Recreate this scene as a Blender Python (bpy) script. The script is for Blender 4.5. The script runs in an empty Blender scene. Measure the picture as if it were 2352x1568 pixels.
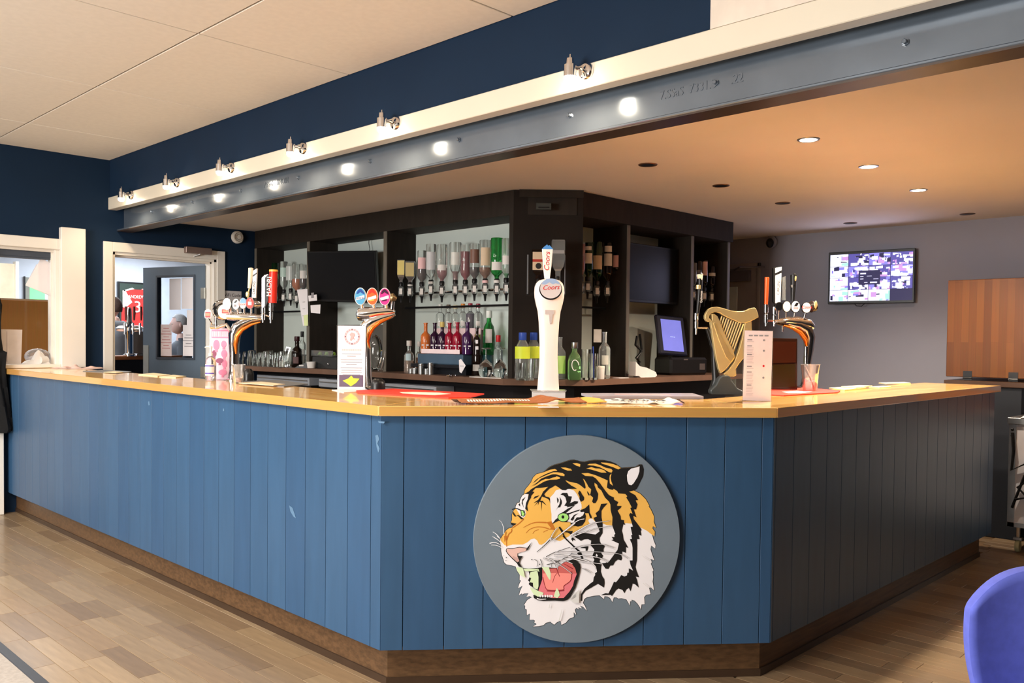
import bpy, bmesh, math, random
from math import sin, cos, pi, radians, sqrt
from mathutils import Vector, Matrix, geometry
random.seed(7)
SC = bpy.context.scene
COL = SC.collection

# ------------------------------------------------------------------ camera
FPX, PPX, PPY = 1984.51, 1176.0, 832.65
_p, _r, _y = 2.51993809e-02, 1.07621778e-02, 1.02662119e-02
_s = 2 ** -.5
def _rot(p, r, y):
    fw = Vector((sin(y) * cos(p), cos(y) * cos(p), -sin(p)))
    ri = Vector((cos(y), -sin(y), 0)); up = ri.cross(fw)
    return ri * cos(r) + up * sin(r), up * cos(r) - ri * sin(r), fw
def _w(v):            # camera yaw frame -> world (x, y along the two counter runs)
    return Vector((_s * (v.x + v.y), _s * (v.y - v.x), v.z))
CR, CU, CF = [_w(v) for v in _rot(_p, _r, _y)]
CAM = Vector((0, 0, 1.375))
cd = bpy.data.cameras.new('camera'); cam = bpy.data.objects.new('camera', cd); COL.objects.link(cam)
cd.sensor_width = 36; cd.lens = FPX / 2352 * 36; cd.shift_y = (PPY - 784) / 2352; cd.clip_start = .05
M = Matrix.Identity(4)
for i in range(3):
    M[i][0] = CR[i]; M[i][1] = CU[i]; M[i][2] = -CF[i]; M[i][3] = CAM[i]
cam.matrix_world = M
SC.camera = cam
def _ray(x, y): return CF + CR * ((x - PPX) / FPX) - CU * ((y - PPY) / FPX)
def atz(x, y, z): d = _ray(x, y); return CAM + d * ((z - CAM.z) / d.z)
def atx(x, y, X): d = _ray(x, y); return CAM + d * (X / d.x)
def aty(x, y, Y): d = _ray(x, y); return CAM + d * (Y / d.y)
def atp(x, y, p0, n): d = _ray(x, y); return CAM + d * ((p0 - CAM).dot(n) / d.dot(n))
def atd(x, y, D): return CAM + _ray(x, y) * D
def mpp(P): return (P - CAM).dot(CF) / FPX      # metres per photo pixel at a point

# ------------------------------------------------------------------ world, lights, exposure
SC.view_settings.view_transform = 'Standard'; SC.view_settings.look = 'None'
SC.view_settings.exposure = 0.68; SC.view_settings.gamma = 1.0
SC.view_settings.use_curve_mapping = False
W = bpy.data.worlds.new('world'); SC.world = W; W.use_nodes = True
W.node_tree.nodes['Background'].inputs[0].default_value = (.5, .55, .65, 1)
W.node_tree.nodes['Background'].inputs[1].default_value = .02
def light(kind, loc, energy, color, size=.5, aim=None, sy=None, spot=None, blend=.5, name='lamp_light'):
    l = bpy.data.lights.new(name, kind); l.energy = energy; l.color = color
    if kind == 'AREA':
        l.size = size
        if sy: l.shape = 'RECTANGLE'; l.size_y = sy
    else: l.shadow_soft_size = size
    if kind == 'SPOT': l.spot_size = radians(spot); l.spot_blend = blend
    o = bpy.data.objects.new(name, l); COL.objects.link(o); o.location = loc
    if aim is not None:
        o.rotation_euler = (Vector(aim) - Vector(loc)).to_track_quat('-Z', 'Y').to_euler()
    return o
WARM = (1, .76, .5); NEUT = (1, .94, .86); COOL = (.86, .93, 1)
# unseen ceiling panels left of the camera; the last added to brighten the facet
for (x, y, e) in ((-1.6, 3.4, 70), (-1.6, 6.0, 62), (-.2, 5.2, 38), (-.3, 2.2, 52)):
    light('AREA', (x, y, 2.80), e, NEUT, 1.15, (x, y, 0), .55)
# unseen window-like area light added on the outer wall, on the camera's left
light('AREA', (-4.4, 3.0, 1.6), 235, (1, .98, .95), 2.7, (2.6, 3.35, 1.5), 1.6)
# the adjoining bar beyond the left wall
light('AREA', (2.6, 10.0, 2.70), 66, COOL, 1.6, (2.6, 10, 0), 1.6)
light('AREA', (5.0, 12.0, 2.70), 100, COOL, 1.8, (5, 12, 0), 1.8)
light('AREA', (.8, 9.6, 2.70), 36, NEUT, 1.2, (.8, 9.6, 0), 1.2)

# ------------------------------------------------------------------ materials
MATS = {}
def mat(name, col, rough=.5, metal=0, var=.06, scale=8, bump=0, coat=0, trans=0, ior=1.45,
        emit=None, es=1, alpha=1, stretch=None, spec=.5, detail=4, col2=None):
    if name in MATS: return MATS[name]
    m = bpy.data.materials.new(name); m.use_nodes = True; nt = m.node_tree; N = nt.nodes; L = nt.links
    b = N['Principled BSDF']
    b.inputs['Roughness'].default_value = rough; b.inputs['Metallic'].default_value = metal
    b.inputs['Specular IOR Level'].default_value = spec; b.inputs['IOR'].default_value = ior
    b.inputs['Coat Weight'].default_value = coat; b.inputs['Coat Roughness'].default_value = .06
    b.inputs['Transmission Weight'].default_value = trans; b.inputs['Alpha'].default_value = alpha
    tc = N.new('ShaderNodeTexCoord'); mp = N.new('ShaderNodeMapping')
    L.new(tc.outputs['Object'], mp.inputs[0])
    if stretch: mp.inputs['Scale'].default_value = stretch
    nz = N.new('ShaderNodeTexNoise'); nz.inputs['Scale'].default_value = scale; nz.inputs['Detail'].default_value = detail
    L.new(mp.outputs[0], nz.inputs['Vector'])
    cr = N.new('ShaderNodeValToRGB'); L.new(nz.outputs['Fac'], cr.inputs[0])
    c = Vector(col[:3]); c2 = Vector(col2[:3]) if col2 else c * (1 + var)
    c1 = c if col2 else c * (1 - var)
    cr.color_ramp.elements[0].position = .35; cr.color_ramp.elements[1].position = .65
    cr.color_ramp.elements[0].color = (*c1, 1); cr.color_ramp.elements[1].color = (*c2, 1)
    L.new(cr.outputs[0], b.inputs['Base Color'])
    if bump:
        bp = N.new('ShaderNodeBump'); bp.inputs['Strength'].default_value = bump; bp.inputs['Distance'].default_value = .01
        L.new(nz.outputs['Fac'], bp.inputs['Height']); L.new(bp.outputs[0], b.inputs['Normal'])
    if emit:
        b.inputs['Emission Color'].default_value = (*emit, 1); b.inputs['Emission Strength'].default_value = es
    MATS[name] = m
    return m
def srgb(r, g, b):
    f = lambda c: ((c / 255 + .055) / 1.055) ** 2.4 if c > 10 else c / 3294
    return (f(r), f(g), f(b))

# ------------------------------------------------------------------ mesh builder
class MB:
    def __init__(s, k=1.0): s.v = []; s.f = []; s.k = k; s.mi = []; s.cur = 0; s.mark = 0
    def put(s, vs, fs):
        n = len(s.v); s.mark = n
        s.v += [Vector(v) for v in vs]; s.f += [tuple(i + n for i in f) for f in fs]; s.mi += [s.cur] * len(fs)
        return s
    def xf(s, mtx):
        for i in range(s.mark, len(s.v)): s.v[i] = mtx @ s.v[i]
        return s
    def box(s, x0, x1, y0, y1, z0, z1, c=0):
        x0, x1 = min(x0, x1), max(x0, x1); y0, y1 = min(y0, y1), max(y0, y1); z0, z1 = min(z0, z1), max(z0, z1)
        if c <= 0:
            return s.put([(x, y, z) for z in (z0, z1) for y in (y0, y1) for x in (x0, x1)],
                     [(0, 2, 3, 1), (4, 5, 7, 6), (0, 1, 5, 4), (2, 6, 7, 3), (0, 4, 6, 2), (1, 3, 7, 5)])
        c = min(c, (x1 - x0) / 2.01, (y1 - y0) / 2.01, (z1 - z0) / 2.01)
        P = []; idx = {}
        for a in (0, 1):
            for b in (0, 1):
                for d in (0, 1):
                    X = (x0, x1)[a]; Y = (y0, y1)[b]; Z = (z0, z1)[d]
                    sx = c * (1 - 2 * a); sy = c * (1 - 2 * b); sz = c * (1 - 2 * d)
                    idx[a, b, d] = len(P); P += [(X, Y + sy, Z + sz), (X + sx, Y, Z + sz), (X + sx, Y + sy, Z)]
        F = []
        for ax in range(3):
            for e in (0, 1):
                q = []
                for (p, r) in ((0, 0), (0, 1), (1, 1), (1, 0)):
                    t = [p, r]; t.insert(ax, e); q.append(idx[tuple(t)] + ax)
                F.append(tuple(q))
            o1, o2 = [a for a in range(3) if a != ax]
            for p in (0, 1):
                for r in (0, 1):
                    t0 = [0, 0, 0]; t0[o1] = p; t0[o2] = r; t1 = list(t0); t1[ax] = 1
                    A = idx[tuple(t0)]; B = idx[tuple(t1)]
                    F.append((A + o1, A + o2, B + o2, B + o1))
        for k0 in idx.values(): F.append((k0, k0 + 1, k0 + 2))
        return s.put(P, F)
    def prism(s, pts, y0, y1):          # outline in x,z extruded along y
        n = len(pts)
        tri = geometry.tessellate_polygon([[Vector((p[0], p[1], 0)) for p in pts]])
        vs = [(p[0], y0, p[1]) for p in pts] + [(p[0], y1, p[1]) for p in pts]
        fs = [tuple(t) for t in tri] + [tuple(i + n for i in reversed(t)) for t in tri]
        fs += [(i, (i + 1) % n, (i + 1) % n + n, i + n) for i in range(n)]
        return s.put(vs, fs)
    def prismz(s, pts, z0, z1):
        m = len(s.v); s.prism(pts, z0, z1)
        for i in range(m, len(s.v)): v = s.v[i]; s.v[i] = Vector((v.x, v.z, v.y))
        return s
    def lathe(s, prof, cx=0, cy=0, cz=0, seg=20, sx=1, sy=1, a0=0):
        vs = []; fs = []; n = len(prof)
        for (r, z) in prof:
            for i in range(seg):
                a = 2 * pi * i / seg + a0
                vs.append((cx + max(r, 1e-5) * cos(a) * sx, cy + max(r, 1e-5) * sin(a) * sy, cz + z))
        for j in range(n - 1):
            for i in range(seg):
                k = (i + 1) % seg
                fs.append((j * seg + i, j * seg + k, (j + 1) * seg + k, (j + 1) * seg + i))
        if tuple(prof[0]) != tuple(prof[-1]):
            fs.append(tuple(reversed(range(seg)))); fs.append(tuple((n - 1) * seg + i for i in range(seg)))
        return s.put(vs, fs)
    def tube(s, pts, rad, seg=10, flat=1):
        pts = [Vector(p) for p in pts]; n = len(pts)
        if not hasattr(rad, '__len__'): rad = [rad] * n
        vs = []; fs = []; ref = None
        for i, p in enumerate(pts):
            t = (pts[min(i + 1, n - 1)] - pts[max(i - 1, 0)]).normalized()
            if ref is None: ref = Vector((0, 1, 0)) if abs(t.y) < .9 else Vector((1, 0, 0))
            a = (ref - t * ref.dot(t)).normalized(); b = t.cross(a); ref = a
            for j in range(seg):
                w = 2 * pi * j / seg
                vs.append(p + (a * cos(w) * flat + b * sin(w)) * rad[i])
        for i in range(n - 1):
            for j in range(seg):
                k = (j + 1) % seg
                fs.append((i * seg + j, i * seg + k, (i + 1) * seg + k, (i + 1) * seg + j))
        fs.append(tuple(reversed(range(seg)))); fs.append(tuple((n - 1) * seg + i for i in range(seg)))
        return s.put(vs, fs)
    def ell(s, c, r, seg=16, rings=10):
        prof = [(sin(pi * j / rings), -cos(pi * j / rings)) for j in range(rings + 1)]
        s.lathe(prof, 0, 0, 0, seg)
        return s.xf(Matrix.Translation(c) @ Matrix.Diagonal((r[0], r[1], r[2], 1)))
    def disc(s, c, rx, rz, t, seg=24):   # disc facing -y
        s.lathe([(1, -.5), (1, .5)], seg=seg)
        return s.xf(Matrix.Translation(c) @ Matrix.Diagonal((rx, t, rz, 1)) @ Matrix.Rotation(pi / 2, 4, 'X'))
    def grid(s, fn, nu, nv, th=0):
        vs = [fn(i / nu, j / nv) for j in range(nv + 1) for i in range(nu + 1)]
        fs = [(j * (nu + 1) + i, j * (nu + 1) + i + 1, (j + 1) * (nu + 1) + i + 1, (j + 1) * (nu + 1) + i) for j in range(nv) for i in range(nu)]
        return s.put(vs, fs)
    def build(s, name, m, parent=None, smooth=False, loc=None):
        me = bpy.data.meshes.new(name)
        me.from_pydata([v * s.k for v in s.v], [], s.f)
        for x in (m if isinstance(m, (list, tuple)) else [m]): me.materials.append(x)
        if any(s.mi): me.polygons.foreach_set('material_index', s.mi)
        bm = bmesh.new(); bm.from_mesh(me); bmesh.ops.recalc_face_normals(bm, faces=bm.faces); bm.to_mesh(me); bm.free()
        if smooth:
            me.polygons.foreach_set('use_smooth', [True] * len(me.polygons))
            me.set_sharp_from_angle(angle=radians(38))
        o = bpy.data.objects.new(name, me); COL.objects.link(o)
        if parent: o.parent = parent
        if loc is not None: o.location = loc
        return o
def tag(o, label=None, cat=None, group=None, kind=None):
    if label: o['label'] = label
    if cat: o['category'] = cat
    if group: o['group'] = group
    if kind: o['kind'] = kind
    return o
FACE = -pi / 4 - _y
def thing(name, label, cat, loc=(0, 0, 0), rz=0, group=None, kind=None):
    o = bpy.data.objects.new(name, None); COL.objects.link(o); o.empty_display_size = .05
    o.location = loc; o.rotation_euler = (0, 0, rz)
    return tag(o, label, cat, group, kind)
def text(s, size, m, parent, loc, rot=(pi / 2, 0, 0), ext=.0004, name='lettering', align='CENTER', sx=1, shear=0):
    c = bpy.data.curves.new(name, 'FONT'); c.body = s; c.size = size; c.extrude = ext; c.align_x = align; c.align_y = 'CENTER'
    c.shear = shear; c.resolution_u = 3
    t = bpy.data.objects.new('tmp', c); COL.objects.link(t)
    me = bpy.data.meshes.new_from_object(t); COL.objects.unlink(t); bpy.data.objects.remove(t)
    me.materials.clear(); me.materials.append(m); me.name = name
    o = bpy.data.objects.new(name, me); COL.objects.link(o); o.parent = parent; o.location = loc
    o.rotation_euler = rot; o.scale = (sx, 1, 1)
    return o
def copy_tree(o, parent=None):
    c = o.copy(); COL.objects.link(c); c.parent = parent
    for ch in list(o.children): copy_tree(ch, c)
    return c
BOX = lambda *a, **k: MB().box(*a, **k)

# ------------------------------------------------------------------ shared materials
NAVY = mat('navy_wall', srgb(15, 38, 62), .75, var=.05, scale=3)
CREAMC = mat('ceiling_board', srgb(238, 230, 218), .8, var=.02, scale=30, bump=.05)
LOWC = mat('low_ceiling', srgb(228, 216, 204), .75, var=.02, scale=2)
WHITE = mat('white_paint', srgb(240, 234, 224), .35, var=.015, scale=4)
FASCIA = mat('fascia_paint', srgb(224, 216, 198), .3, var=.015, scale=3)
GREYW = mat('grey_wall', srgb(150, 150, 162), .7, var=.03, scale=2)
BLUEP = [mat('blue_plank_%d' % i, srgb(*c), .42, var=.05, scale=3, stretch=(8, 8, 1), bump=.03) for i, c in
         enumerate(((47, 80, 113), (45, 78, 112), (49, 82, 115)))]
DWOOD = mat('skirting_wood', srgb(88, 64, 42), .4, var=.25, scale=6, stretch=(1, 6, 12))
BEAMM = mat('beam_paint', srgb(112, 124, 138), .16, var=.08, scale=4, bump=.05, coat=.7, metal=.5)
BRN = mat('backbar_board', srgb(40, 34, 29), .7, spec=.25, var=.12, scale=5, stretch=(6, 6, 1))
BRNE = mat('backbar_edge', srgb(104, 98, 88), .5)
PANEL = mat('backbar_panel', srgb(204, 214, 208), .45, var=.03, scale=2)
CTOP = mat('back_counter', srgb(112, 84, 68), .4, var=.12, scale=6)
CHROME = mat('chrome', (.82, .82, .84), .08, 1, var=.02)
STEEL = mat('brushed_steel', (.55, .55, .54), .3, 1, var=.08, scale=12)
BLACK = mat('black_plastic', srgb(18, 18, 20), .35)
SOFTBLK = mat('black_cloth', srgb(11, 11, 13), .95, var=.3, scale=10)
GLASS = mat('clear_glass', (.95, .98, .97), .03, trans=1, ior=1.45)
PAPER = mat('paper', srgb(238, 232, 234), .7, var=.01)
INK = mat('ink', srgb(50, 46, 50), .8)
INKG = mat('grey_ink', srgb(150, 146, 150), .8)

for _m in (NAVY,): _m.node_tree.nodes['Principled BSDF'].inputs['Specular IOR Level'].default_value = .25
def struct(name, mb, m, smooth=False):
    return tag(mb.build(name, m, smooth=smooth), kind='structure')

# ------------------------------------------------------------------ floor
YW = 7.468                   # left wall plane (y)
XB = 2.812                   # bulkhead plane (x)
XR = 7.51                    # far right wall plane (x)
CB = mat('floor_base', srgb(120, 96, 70), .5, var=.1)
floor = struct('floor', BOX(-4.5, 8.2, -4, 14, -.1, -.006), CB)
TONES = [mat('floor_strip_%d' % i, srgb(*c), .33, var=.10, scale=5, stretch=(9, 1, 1), coat=.15) for i, c in
         enumerate(((150, 127, 98), (144, 121, 94), (156, 133, 104), (138, 116, 90), (148, 123, 94), (130, 108, 84)))]
def proj(P):
    v = Vector(P) - CAM; z = v.dot(CF)
    return (PPX + FPX * v.dot(CR) / z, PPY - FPX * v.dot(CU) / z, z) if z > .2 else (-9e3, 9e3, -1)
strips = []; SWD = .092
i = 0
x = 1.145
while x < 6.8:
    y = -.5 - random.random() * .5
    while y < 7.4:
        ln = random.choice((.34, .42, .5))
        px, py, z = proj((x + SWD / 2, y + ln / 2, 0))
        vis = -120 < px < 2500 and py < 1750 and z > 0
        hid = (x > 2.12 and y > 1.75 and x + y > 4.95)
        if vis and not hid: strips.append((z, x, y, ln, random.randrange(6)))
        y += ln
    x += SWD; i += 1
strips.sort()
mesh_cache = {}
far = MB()
for n, (z, x, y, ln, t) in enumerate(strips):
    if n < 285:
        key = (ln, t)
        if key not in mesh_cache:
            o = BOX(.0008, SWD - .0008, .0008, ln - .0008, -.006, 0, .0008).build('floor_strip', TONES[t], floor); mesh_cache[key] = o.data
        else:
            o = bpy.data.objects.new('floor_strip', mesh_cache[key]); COL.objects.link(o); o.parent = floor
        o.location = (x, y, random.random() * .0003)
    else:
        far.cur = t; far.box(x + .0008, x + SWD - .0008, y + .0008, y + ln - .0008, -.006, 0)
if far.v: tag(far.build('far_floor_strips', TONES, floor), kind='stuff')
struct('floor', BOX(-4.5, 1.105, -4, YW, -.02, .004), mat('grey_carpet', srgb(158, 150, 142), .95, var=.08, scale=60, bump=.2))
struct('trim_1', BOX(1.105, 1.145, -4, YW, -.02, .008, .002), mat('carpet_edge', srgb(52, 54, 60), .5))

# ------------------------------------------------------------------ ceilings
ceil = struct('ceiling', BOX(-4.5, XB + .1, -4, YW + .1, 2.85, 2.95), mat('ceiling_gap', srgb(150, 136, 120), .9))
xs = [-1.665, -.765, .135, 1.035, 1.935, XB]; ys = [-.98, .27, 1.52, 2.77, 4.04, 5.33, 6.6, YW]
for a in range(5):
    for b in range(7):
        BOX(xs[a] + .005, xs[a + 1] - .005, ys[b] + .005, ys[b + 1] - .005, 2.84, 2.85 + .002, .002).build('ceiling_panel', CREAMC, ceil)
tag(BOX(-4.5, XB, -4, YW, 2.846, 2.85).build('outer_panel', mat('ceiling_joint', srgb(120, 106, 92), .9), ceil), kind='stuff')
lowc = struct('ceiling', BOX(2.955, XR + .1, -4, YW, 2.38, 2.5), LOWC)
struct('ceiling', BOX(-3, 9, YW + .15, 14.1, 2.75, 2.85), mat('side_ceiling', srgb(225, 228, 230), .8))

# ------------------------------------------------------------------ left wall with serving hatch and doorway
W0, W1 = YW, YW + .15
DX0, DX1, DZ = 2.83, 3.752, 2.085
HX1, HZ0, HZ1 = 2.42, 1.12, 2.075
wl = MB()
wl.box(-4.5, .9, W0, W1, 0, 2.9); wl.box(.9, HX1, W0, W1, HZ1, 2.9); wl.box(.9, HX1, W0, W1, 0, HZ0)
wl.box(HX1, DX0, W0, W1, 0, 2.9); wl.box(DX0, DX1, W0, W1, DZ, 2.9); wl.box(DX1, 9, W0, W1, 0, 2.9)
struct('wall_left', wl, NAVY)
struct('wall_bulkhead', BOX(XB, 2.98, -4, W0, 2.525, 2.9), NAVY)
struct('wall_right', BOX(XR, XR + .15, -4, W0, 0, 2.5), GREYW)
struct('wall_rear', BOX(-4.5, XR, -4.1, -4, 0, 2.9), mat('rear_wall', srgb(60, 58, 58), .8))
struct('wall_outer', BOX(-4.6, -4.5, -4, W0, 0, 2.9), mat('outer_wall', srgb(190, 182, 172), .8))
SIDEW = mat('side_room_wall', srgb(196, 202, 212), .7, var=.02)
struct('wall_far', BOX(-3, 9, 13.5, 13.6, 0, 2.8), SIDEW)
struct('wall_far', BOX(-3.1, -3, W1, 13.6, 0, 2.8), SIDEW)
struct('wall_far', BOX(8.9, 9, W1, 13.6, 0, 2.8), SIDEW)
# hatch frame, post, sill
t = MB(); t.box(.9, 2.42, W0 - .03, W0 + .03, 2.065, 2.15, .004); t.box(.9, 2.42, W0 + .03, W1 + .02, 2.045, 2.065)
struct('trim_2', t, WHITE)
struct('trim_3', BOX(2.414, 2.60, W0 - .06, W0 + .0, 1.121, 2.245, .004), WHITE)
t = MB(); t.box(2.385, 2.42, W0 - .0, W1 + .02, 1.12, 2.065, .003); t.box(2.372, 2.385, W0 + .05, W0 + .08, 1.15, 2.065)
struct('trim_3', t, WHITE)
struct('trim_3', BOX(.9, 2.414, W0 - .05, W1 + .06, 1.122, 1.15, .004), WHITE)
struct('trim_3', BOX(1.3, 1.998, W0 - .07, W0, 0, 1.10, .004), WHITE)
# hatch shutter housing seen under the head
struct('window_1', MB().box(.9, 2.385, W0 + .06, W0 + .12, 2.0, 2.045).box(.9, 2.385, W0 + .065, W0 + .115, 1.985, 2.0), mat('shutter', srgb(70, 78, 90), .4))
# doorway frame
df = MB()
df.box(DX0 - .076, DX0, W0 - .02, W0, 0, DZ + .08, .003); df.box(DX1, DX1 + .077, W0 - .02, W0, 0, DZ + .08, .003)
df.box(DX0, DX1, W0 - .02, W0, DZ, DZ + .08, .003)
df.box(DX0 - .001, DX0 + .022, W0, W1 + .02, 0, DZ); df.box(DX1 - .022, DX1 + .001, W0, W1 + .02, 0, DZ); df.box(DX0, DX1, W0, W1 + .02, DZ - .022, DZ)
df.box(DX1 - .036, DX1 - .022, W0 + .05, W1 - .04, 0, DZ - .022); df.box(DX0, DX1, W0 + .05, W1 - .04, DZ - .036, DZ - .022)
struct('door_1', df, WHITE)

# ------------------------------------------------------------------ white fascia and steel beam over the bar
struct('trim_4', BOX(2.797, 2.868, -4, YW - .002, 2.43, 2.53, .003), FASCIA)
struct('trim_5', BOX(2.799, 2.812, -4, 1.738, 2.531, 2.838), mat('cream_panel', srgb(226, 214, 200), .6))
beam = thing('steel_beam', 'long glossy blue-grey steel beam with bolt heads below the white fascia', 'beam', (0, 0, 0))
MB().box(2.925, 2.954, -4, YW - .003, 2.268, 2.524).build('beam_web', BEAMM, beam)
MB().box(2.866, 2.975, -4, YW - .003, 2.262, 2.274, .003).build('lower_flange', BEAMM, beam)
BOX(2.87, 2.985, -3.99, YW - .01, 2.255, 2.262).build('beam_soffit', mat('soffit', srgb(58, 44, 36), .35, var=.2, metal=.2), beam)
for (px, py) in ((1645, 190), (1309, 265), (1055, 321), (851, 370), (686, 408), (554, 438), (443, 464), (350, 486), (2080, 97)):
    P = atx(px, py, 2.925)
    MB().lathe([(.013, 0), (.013, .006), (.009, .006), (.009, .014), (.007, .016)], seg=6).xf(Matrix.Rotation(-pi / 2, 4, 'Y')).build('bolt', BEAMM, beam, loc=P)
for s_, px, py in (('7.SSaS  7331.S     .22', 1608, 200), ('7.SSaS  NINOIN', 634, 420)):
    P = atx(px, py, 2.9245)
    text(s_, .05, BEAMM, beam, P, (pi / 2, 0, -pi / 2), .0018, sx=.9)

# ------------------------------------------------------------------ spotlights on the fascia (lit)
BULB = mat('bulb', (1, .9, .7), .5, emit=(1, .82, .6), es=60)
for n, (px, py) in enumerate(((1340, 170), (898, 280), (690, 335), (527, 381), (404, 417), (299, 447))):
    y = (2.344, 3.62, 4.50, 5.37, 6.18, 7.0)[n]; z = 2.497
    which = ('nearest the cream panel, biggest and brightest', 'second from the cream panel end', 'third from the cream panel end',
             'fourth from the cream panel end', 'fifth from the cream panel end', 'farthest, beside the navy corner')[n]
    t = thing('spotlight', 'chrome spotlight on the white fascia, ' + which, 'spotlight', (2.797, y - .02, z), 0, 'spotlights along the fascia')
    MB().lathe([(.037, 0), (.037, .006), (.03, .016), (.012, .02), (.0, .02)], seg=24).xf(Matrix.Rotation(-pi / 2, 4, 'Y')).build('mounting_plate', CHROME, t, True)
    MB().tube([(-.018, 0, .0), (-.045, 0, .004), (-.06, .02, .006)], .008, 8).build('arm', CHROME, t, True)
    MB().lathe([(.024, -.03), (.026, -.03), (.026, .018), (.017, .022), (.015, .045), (.004, .05), (.003, .062), (0, .062)], -.07, .03, 0, 24).build('lamp_shade', CHROME, t, True)
    MB().lathe([(.001, -.056), (.016, -.053), (.023, -.044), (.024, -.034), (.024, -.024)], -.07, .03, 0, 16).build('bulb', BULB, t, True)
    light('SPOT', (2.797 - .07, y + .01, z - .075), 5.2, WARM, .02, (2.83, y - .015, 1.0), spot=165, blend=.6)

# ------------------------------------------------------------------ recessed lamps in the low ceiling
DL = mat('downlight_glow', (1, .9, .8), .5, emit=(1, .9, .78), es=40)
for n, (px, py) in enumerate(((1857, 320), (1995, 382), (2110, 436), (1488, 378), (1656, 426), (1798, 466), (1953, 512), (2222, 491))):
    P = atz(px, py, 2.38); lit = n < 3
    w = ('nearest of three', 'middle of three', 'farthest of three')[n] if lit else \
        ('first', 'second', 'third', 'fourth', 'single one')[n - 3]
    lab = ('glowing recessed downlight in the low ceiling, ' + w + ' lit ones') if lit else \
        ('unlit recessed downlight, ' + w + (' of the row behind the beam' if n < 7 else ' above the television'))
    t = thing('downlight', lab, 'light', P, 0, 'lit downlights' if lit else 'unlit downlights')
    MB().lathe([(.041, -.004), (.052, -.004), (.055, 0), (.041, .0), (.041, -.004)], seg=28).build('trim_ring', STEEL if lit else mat('bronze', srgb(110, 80, 55), .4, .6), t, True)
    MB().lathe([(.0, -.003), (.041, -.003), (.041, -.001)], seg=24).build('lens', DL if lit else BLACK, t)
    if lit:
        light('SPOT', (P.x, P.y, 2.36), 78, (1, .83, .65), .03, (P.x, P.y, 0), spot=150, blend=.5)
t = thing('dome_camera', 'small black security camera on the grey wall above the harp', 'camera', atx(1772, 556, XR - .02), -pi / 2)
MB().lathe([(.06, .02), (.06, .0), (.05, -.01)], seg=20).xf(Matrix.Rotation(pi / 2, 4, 'X')).build('base', GREYW, t, True)
MB().ell((0, -.03, -.01), (.036, .04, .045)).build('lens_dome', BLACK, t, True)
t = thing('smoke_alarm', 'round white smoke alarm on the navy wall above the doorway', 'alarm', atp(544, 545, Vector((0, YW - .001, 0)), Vector((0, 1, 0))))
MB().lathe([(.058, 0), (.058, .02), (.05, .032), (0, .036)], seg=28).xf(Matrix.Rotation(pi / 2, 4, 'X')).build('housing', WHITE, t, True)
for r in (.02, .035):
    MB().lathe([(r, .030), (r + .005, .040), (r + .008, .030), (r, .030)], seg=24).xf(Matrix.Rotation(pi / 2, 4, 'X')).build('vent_ring', mat('alarm_grey', srgb(150, 140, 130), .6), t, True)

# ------------------------------------------------------------------ bar counter
XF, YF = 2.007, 1.645
A0 = Vector((2.007, 2.682)); B0 = Vector((3.192, 1.645)); fd = (B0 - A0).normalized(); fn = Vector((fd.y, -fd.x))
if fn.x > 0: fn = -fn
FLEN = (B0 - A0).length
cnt = thing('bar_counter', 'long blue boarded bar counter with a cut-off corner', 'counter')
PZ0, PZ1 = .16, 1.081
AP = A0 - fn * .03 + fd * .018; BP = B0 - fn * .03 - fd * .018
XP, YP = XF + .03, YF + .033
a = Vector((XP, AP.y + .0)); b = Vector((BP.x, YP))
a = Vector((XP, 2.700)); b = Vector((3.226, YP)); pd = (b - a).normalized(); pn = Vector((pd.y, -pd.x)); pn = -pn if pn.x > 0 else pn
PL = (b - a).length
# core behind the boards
core = MB().prismz([(XP + .02, YW - .01), (XP + .02, 2.72), (3.24, YP + .02), (6.18, YP + .02), (6.18, 2.0), (3.38, 2.0), (2.4, 2.85), (2.4, YW - .01)], PZ0 + .005, PZ1)
core.build('carcass', mat('carcass', srgb(30, 40, 52), .7), cnt)
def plank_run(p, d, nrm, length, starts, yaw):
    for i in range(len(starts) - 1):
        s0, s1 = starts[i], starts[i + 1]
        o = BOX(s0 + .0014, s1 - .0014, -.001, .019, PZ0, PZ1 - .002, .0008).build('plank', BLUEP[i % 3], cnt)
        o.location = (p.x, p.y, random.random() * .001); o.rotation_euler = (0, 0, yaw)
plank_run(Vector((XP + .019, 2.70)), None, None, 0, [0, .067] + [.067 + .1575 * k for k in range(1, 30)] + [4.765], pi / 2)
px_lines = [874, 927, 1022, 1112, 1205, 1300, 1391, 1482, 1575, 1663, 1748, 1772]
st = []
for q in px_lines:
    P = atp(q, 1150, Vector((a.x, a.y, 0)), Vector((pn.x, pn.y, 0))); st.append((Vector((P.x, P.y)) - a).dot(pd))
st[0] = 0; st[-1] = PL
plank_run(a, None, None, 0, st, math.atan2(pd.y, pd.x))
plank_run(Vector((3.226, YP)), None, None, 0, [0, .02] + [.02 + .1575 * k for k in range(1, 19)] + [2.96], 0)
sk = MB()
sk.prismz([(2.10, YW - .001), (2.10, 2.735), (3.262, 1.742), (6.16, 1.742), (6.16, 1.80), (3.28, 1.80), (2.15, 2.77), (2.15, YW - .001)], 0, PZ0 + .003)
sk.build('skirting', DWOOD, cnt)
sk = MB().prismz([(2.092, YW - .001), (2.092, 2.732), (3.258, 1.734), (6.16, 1.734), (6.16, 1.742), (3.262, 1.742), (2.10, 2.735), (2.10, YW - .001)], 0, .03)
sk.build('skirting_foot', mat('skirting_foot', srgb(60, 44, 32), .35), cnt)

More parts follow.
